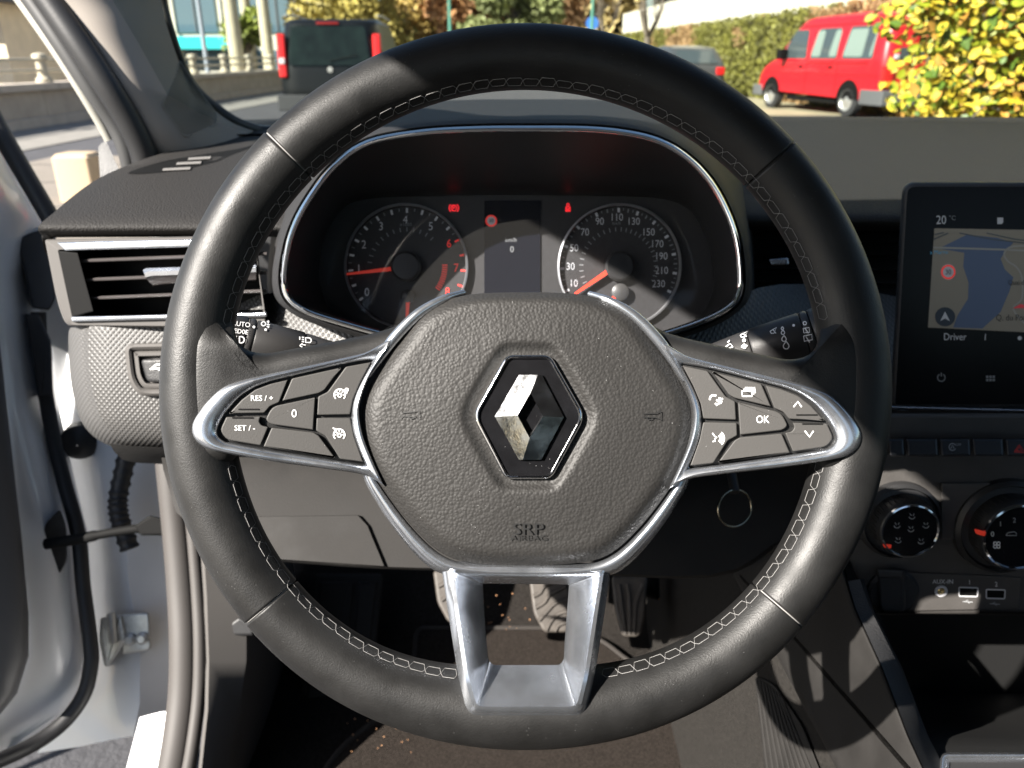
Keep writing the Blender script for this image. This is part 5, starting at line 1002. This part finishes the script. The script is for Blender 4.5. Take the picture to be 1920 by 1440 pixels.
prof = rp([(.06, .34, .05), (-.02, .55, .1), (0, 1.02, .1), (.12, 1.72, .1), (.20, 1.90, .12), (1.0, 1.97, .3), (2.95, 1.92, .2), (3.30, 1.76, .15), (3.90, 1.12, .15), (4.5, .90, .2), (4.66, .62, .12), (4.66, .36, .05)], .1, 4)
vbody(RV, frv, prof, 1.84, hw, RED)
side = lambda poly, off: [frv(x, .92 + hw(z) + off, z) for x, z in poly]
def spanel(name, poly, mat, T, off=.008, r=.05, parent=None):
    q = [V(p) for p in poly]; rows_ = []
    for k in range(13):
        f = k / 12; e = .03 * (1 - min(1, min(f, 1 - f) * 8)) ** 2; A = q[0].lerp(q[3], f); B = q[1].lerp(q[2], f); A.x += e; B.x -= e
        rows_.append(side([(A.x + (B.x - A.x) * g, A.y) for g in (0, .5, 1)], off))
    return loft(name, rows_, mat, parent or T, closed=False, ang=40)
CUR = M('pale_curtain', (.17, .22, .195), .9, bump=('noise', 25, .5, .01))
for poly, cs in (([(2.62, 1.10), (3.62, 1.10), (3.30, 1.66), (2.78, 1.68)], []), ([(1.52, 1.10), (2.50, 1.10), (2.40, 1.68), (1.60, 1.69)], [(2.12, 2.46), (1.55, 1.82)]), ([(.36, 1.10), (1.36, 1.10), (1.32, 1.69), (.46, 1.70)], [(.70, 1.32), (.40, .5)])):
    g = spanel('window', poly, VGL, RV)
    for a_, b_c in cs: spanel('curtain', [(a_, 1.14), (b_c, 1.14), (b_c - .04, 1.65), (a_ + .03, 1.65)], CUR, RV, .013, .02, g)
for x in (.98, 3.92):
    arch = [(x + .375 * math.cos(a_), .34 + .375 * math.sin(a_)) for a_ in [math.pi * k / 12 for k in range(13)]]; obj('wheel_arch', side(arch, .007), [tuple(range(13))], GAP, RV, ang=0, fix=False); vwheel(RV, frv, x, 1.85, .32, 1); vwheel(RV, frv, x, -.01, .32, -1)
def vbox(name, x0, x1, y0, y1, z0, z1, mat, T, fr_, b=.03): 
    poly = rp([(x0, y0), (x1, y0), (x1, y1), (x0, y1)], b, 3); return loft(name, [[fr_(x, y, z) for x, y in inset(poly, d)] for d, z in ((b * .5, z0), (0, z0 + b * .5), (0, z1 - b * .5), (b * .5, z1))], mat, T, cap0=True, cap1=True, ang=40)
PL2 = M('grey_bumper_plastic', (.10, .102, .105), .6); vbox('rear_bumper', -.12, .58, -.02, 1.86, .26, .54, PL2, RV, frv); vbox('front_bumper', 4.34, 4.74, -.02, 1.86, .28, .52, PL2, RV, frv)
vbox('side_step', 1.5, 3.4, 1.60, 1.74, .22, .33, GAP, RV, frv)
tl = vbox('tail_lamp', -.05, .05, 1.62, 1.845, .62, .98, M('tail_lamp_red', (.6, .02, .02), .2), RV, frv, .02); vbox('indicator', -.056, .058, 1.64, 1.85, .60, .70, M('amber_lens', (.9, .35, .03), .25), RV, frv, .02)
rg = obj('rear_window', [frv(.01 + .2 * (z - 1.05) - .012, y, z) for y, z in ((.3, 1.08), (1.54, 1.08), (1.46, 1.56), (.38, 1.56))], [(0, 1, 2, 3)], VGL, RV, ang=0, fix=False)
npl = vbox('number_plate', -.055, -.03, .66, 1.18, .66, .78, M('plate_white', (.8, .8, .78), .5), RV, frv, .006); vbox('plate_band', -.059, -.03, 1.12, 1.18, .66, .78, M('plate_blue', (.05, .1, .5), .5), RV, frv, .003)
for k in range(7): vbox('plate_character', -.058, -.03, .70 + k * .058, .732 + k * .058, .685, .755, BLK, RV, frv, .002)
mr = vbox('door_mirror', 3.36, 3.52, 1.86, 2.06, 1.08, 1.30, GAP, RV, frv); vbox('tailgate_handle', -.03, .0, 1.56, 1.66, 1.10, 1.18, WRING, RV, frv, .01)
for x in (2.55, 1.44): strokes('door_seam', type('S', (), {'pt': lambda s, x_, z_, h: frv(x_, .92 + hw(z_) + .004, z_)})(), [[(x, .4), (x + .02, 1.0), (x - .02, 1.62)]], .012, GAP, RV)
SS = type('S', (), {'pt': lambda s, x_, z_, h: frv(x_, .92 + hw(z_) + h, z_)})()
strokes('roof_gutter', SS, [[(.2 + .1 * k, 1.745) for k in range(31)]], .022, M('dark_red_trim', (.16, .006, .01), .5), RV, .010)
strokes('body_crease', SS, [[(.1 + .2 * k, .80) for k in range(22)]], .016, MC['dark_red_trim'], RV, .006)
strokes('window_rail', SS, [[(.5 + .15 * k, 1.02) for k in range(15)]], .02, GAP, RV, .006)
for x in (2.72, 1.62): vbox('door_handle', x, x + .14, 1.83, 1.87, .92, .96, GAP, RV, frv, .01)
# dark van seen from behind
BV = thing('dark_van', 'black van seen from behind on the left with tall red tail lamps', 'van', (-3.1, 15, 0)); BLKP = M('black_van_paint', (.006, .007, .008), .3, spec=.3)
fr2 = frame((-2.25, 14.6, 0), (-.03, 1.0)); frb = lambda x, y, z: fr2(x, (y - .02) * 1.07, z); hb = lambda z: .88 - .12 * sm((z - .9) / .85)
prof = rp([(.05, .28, .05), (-.04, .5, .1), (0, .95, .1), (.10, 1.62, .12), (.22, 1.74, .1), (1.5, 1.78, .3), (2.6, 1.72, .3), (3.4, 1.1, .2), (4.1, .9, .2), (4.2, .4, .1)], .1, 4); vbody(BV, frb, prof, 1.76, hb, BLKP, .22)
rear = lambda y, z: frb(-.012 + .12 * max(0, z - .95), y, z)
def rpanel(name, poly, mat, T, off=0, r=.06): return obj(name, [rear(y, z) + (fr2(0, 0, 0) - fr2(1, 0, 0)) * off for y, z in rp(poly, r, 4)], [tuple(range(len(poly) * 5))], mat, T, ang=0, fix=False)
bg_ = rpanel('rear_window', [(.21, .99), (1.55, .99), (1.49, 1.64), (.27, 1.64)], glassmat('dark_van_glass', (.35, .42, .40), .7, 1.45, .02), BV, .012); rpanel('window_void', [(.23, 1.01), (1.53, 1.01), (1.47, 1.62), (.29, 1.62)], M('van_cabin', (.03, .04, .036), .7, var=(4, .9)), BV, .006)
for y0, y1 in ((.04, .18), (1.58, 1.72)):
    vbox('tail_lamp', -.02, .1, y0, y1, .80, 1.50, MC['tail_lamp_red'], BV, lambda x, y, z: frb(x + .12 * max(0, z - .95), y, z), .04)
vbox('rear_bumper', -.14, .3, .0, 1.76, .26, .52, PLAST, BV, frb); vbox('number_plate', -.15, -.10, .62, 1.14, .34, .45, MC['plate_white'], BV, frb, .004); vbox('high_brake_lamp', .06, .12, .70, 1.06, 1.65, 1.69, M('dark_red_lens', (.2, .01, .01), .3), BV, frb, .01)
for x in (.8, 3.4): vwheel(BV, frb, x, 1.77, .31, 1); vwheel(BV, frb, x, -.01, .31, -1)
tube('rear_wiper', [rear(.88, 1.07) + V((0, -.03, 0)), rear(.62, 1.13) + V((0, -.035, 0)), rear(.42, 1.16) + V((0, -.03, 0))], .008, GAP, BV, 6); lathe('rear_badge', rear(.88, .93) + V((0, -.005, 0)), (0, -1, 0), [(.05, 0), (.045, .01), (0, .012)], RIM, BV, 20)
for y0 in (.06, 1.60): vbox('lamp_lens', -.03, .06, y0, y0 + .10, 1.02, 1.12, M('clear_lamp_lens', (.6, .5, .5), .15), BV, lambda x, y, z: frb(x + .12 * max(0, z - .95), y, z), .02)
tube('roof_bar', [frb(.4, .12, 1.80), frb(1.4, .14, 1.83), frb(2.4, .14, 1.80)], .02, RIM, BV, 6); tube('roof_bar', [frb(.4, 1.62, 1.80), frb(1.4, 1.62, 1.83), frb(2.4, 1.62, 1.80)], .02, RIM, BV, 6)
# dark car on the right
DC = thing('dark_car', 'dark parked hatchback just above the right of the steering wheel', 'car', (4.6, 24, 0)); fr3 = frame((6.05, 23.5, 0), (-.1, 1)); frc = lambda x, y, z: fr3(x, y, z); hc = lambda z: .87 - .2 * sm((z - .85) / .6)
prof = rp([(.05, .25, .05), (-.02, .5, .1), (.05, .92, .1), (.45, 1.36, .15), (1.6, 1.45, .3), (2.6, 1.3, .2), (3.2, .95, .2), (4.0, .8, .2), (4.1, .35, .1)], .1, 4); vbody(DC, frc, prof, 1.74, hc, M('charcoal_car_paint', (.05, .055, .06), .3, coat=.5))
obj('rear_window', [frc(.06 + .9 * (z - .95) - .02, y, z) for y, z in ((.25, .96), (1.5, .96), (1.38, 1.30), (.36, 1.30))], [(0, 1, 2, 3)], VGL, DC, ang=0, fix=False)
for y0 in (.06, 1.44): vbox('tail_lamp', -.03, .1, y0, y0 + .24, .66, .86, MC['tail_lamp_red'], DC, frc, .03)
vbox('rear_bumper', -.08, .3, .02, 1.72, .3, .5, PLAST, DC, frc)
for x in (.75, 3.2): vwheel(DC, frc, x, 1.74, .3, 1); vwheel(DC, frc, x, 0, .3, -1)
# --- yellow hedge close on the right
HD = thing('hedge', 'tall yellow and green leafy hedge close on the right beyond the windscreen', 'hedge', (3.4, 5.2, 0))
LY = [M('yellow_leaf', (.50, .38, .03), .55, var=(9, .25)), M('lime_leaf', (.27, .30, .018), .5, var=(9, .3)), M('green_leaf', (.08, .14, .015), .5, var=(9, .3)), M('orange_leaf', (.46, .24, .04), .6, var=(9, .25))]
def leafshape(s):
    v = [V((0, -1, 0)), V((.55, -.55, .16)), V((.62, .1, .2)), V((.3, .7, .12)), V((0, 1.1, -.08)), V((-.3, .7, .12)), V((-.62, .1, .2)), V((-.55, -.55, .16)), V((0, 0, 0))]
    return [p * s for p in v], [(0, 1, 2, 8), (8, 2, 3, 4), (8, 4, 5, 6), (0, 8, 6, 7)]
LMESH = [mesh('leaf', *leafshape(.029), m, 60, False) for m in LY]
cand = []
def hedge_front(z): return 2.10 - (z - .85) * .22 + .04 * math.sin(z * 7) + .03 * math.sin(z * 17 + 1)
for i in range(21000):
    z = random.uniform(.5, 2.4); y = random.uniform(4.0, 6.6); x = hedge_front(z) + (y - 4.0) * .475 + random.random() ** 1.6 * 2.6
    if random.random() < .72: y = 4.0 + random.random() ** 2 * .5; x = hedge_front(z) + random.uniform(-.06, 2.4)
    p = V((x, y + .1 * math.sin(x * 7 + z * 5), z)); n = V((-.55, -.7, .45)) + V((random.gauss(0, .55), random.gauss(0, .55), random.gauss(0, .55))); cand.append((p, n.normalized(), random.choices((0, 1, 2, 3), (.46, .30, .12, .12))[0]))
def lmat(n): 
    q = n.to_track_quat('Z', 'Y').to_matrix().to_4x4(); return q @ Matrix.Rotation(random.uniform(0, 6.28), 4, 'Z')
vis = []
for c in cand:
    r_ = c[0] - CAM; d = r_.dot(FW); px = 960 + r_.dot(RT) / d * F; py = 720 - r_.dot(UPV) / d * F
    vis.append((0 if -5 < py < 222 and px < 1925 else 1, r_.length))
order = sorted(range(len(cand)), key=lambda i: vis[i]); stuff = [([], []) for _ in LY]
for k, i in enumerate(order):
    p, n, c = cand[i]; m_ = Matrix.Translation(p) @ lmat(n) @ Matrix.Scale(random.uniform(.45, 1.35), 4)
    if k < 300:
        o = bpy.data.objects.new('leaf', LMESH[c]); COL.objects.link(o); o.parent = HD; o.matrix_parent_inverse = Matrix.Translation(-V(HD.location)); o.matrix_basis = m_
    else:
        v, f = stuff[c]; b_i = len(v); lv, lf = leafshape(.029); v += [m_ @ q for q in lv]; f += [tuple(j + b_i for j in t) for t in lf]
for (v, f), m_ in zip(stuff, LY): link('foliage', mesh('foliage', v, f, m_, 60, False), HD, kind='stuff')
parts = []
for i in range(26):
    x = random.uniform(3.0, 4.8); y = random.uniform(4.3, 6); parts.append(tube_data([(x, y, 0), (x + random.uniform(-.1, .1), y, 1.1), (x + random.uniform(-.3, .3), y + random.uniform(-.3, .3), 2.3)], [.025, .018, .006], 6))
for i in range(90):
    z = random.uniform(.7, 2.0); x = hedge_front(z) + random.uniform(.05, 1.6); p0 = V((x, 4.05 + random.uniform(0, .4), z)); parts.append(tube_data([p0, p0 + V((random.uniform(-.12, .12), -.05, random.uniform(.08, .25))), p0 + V((random.uniform(-.25, .25), random.uniform(-.1, .05), random.uniform(.2, .45)))], [.006, .004, .0015], 5))
v, f = join(parts); obj('stems', v, f, BARK, HD, ang=50)
flush_text()
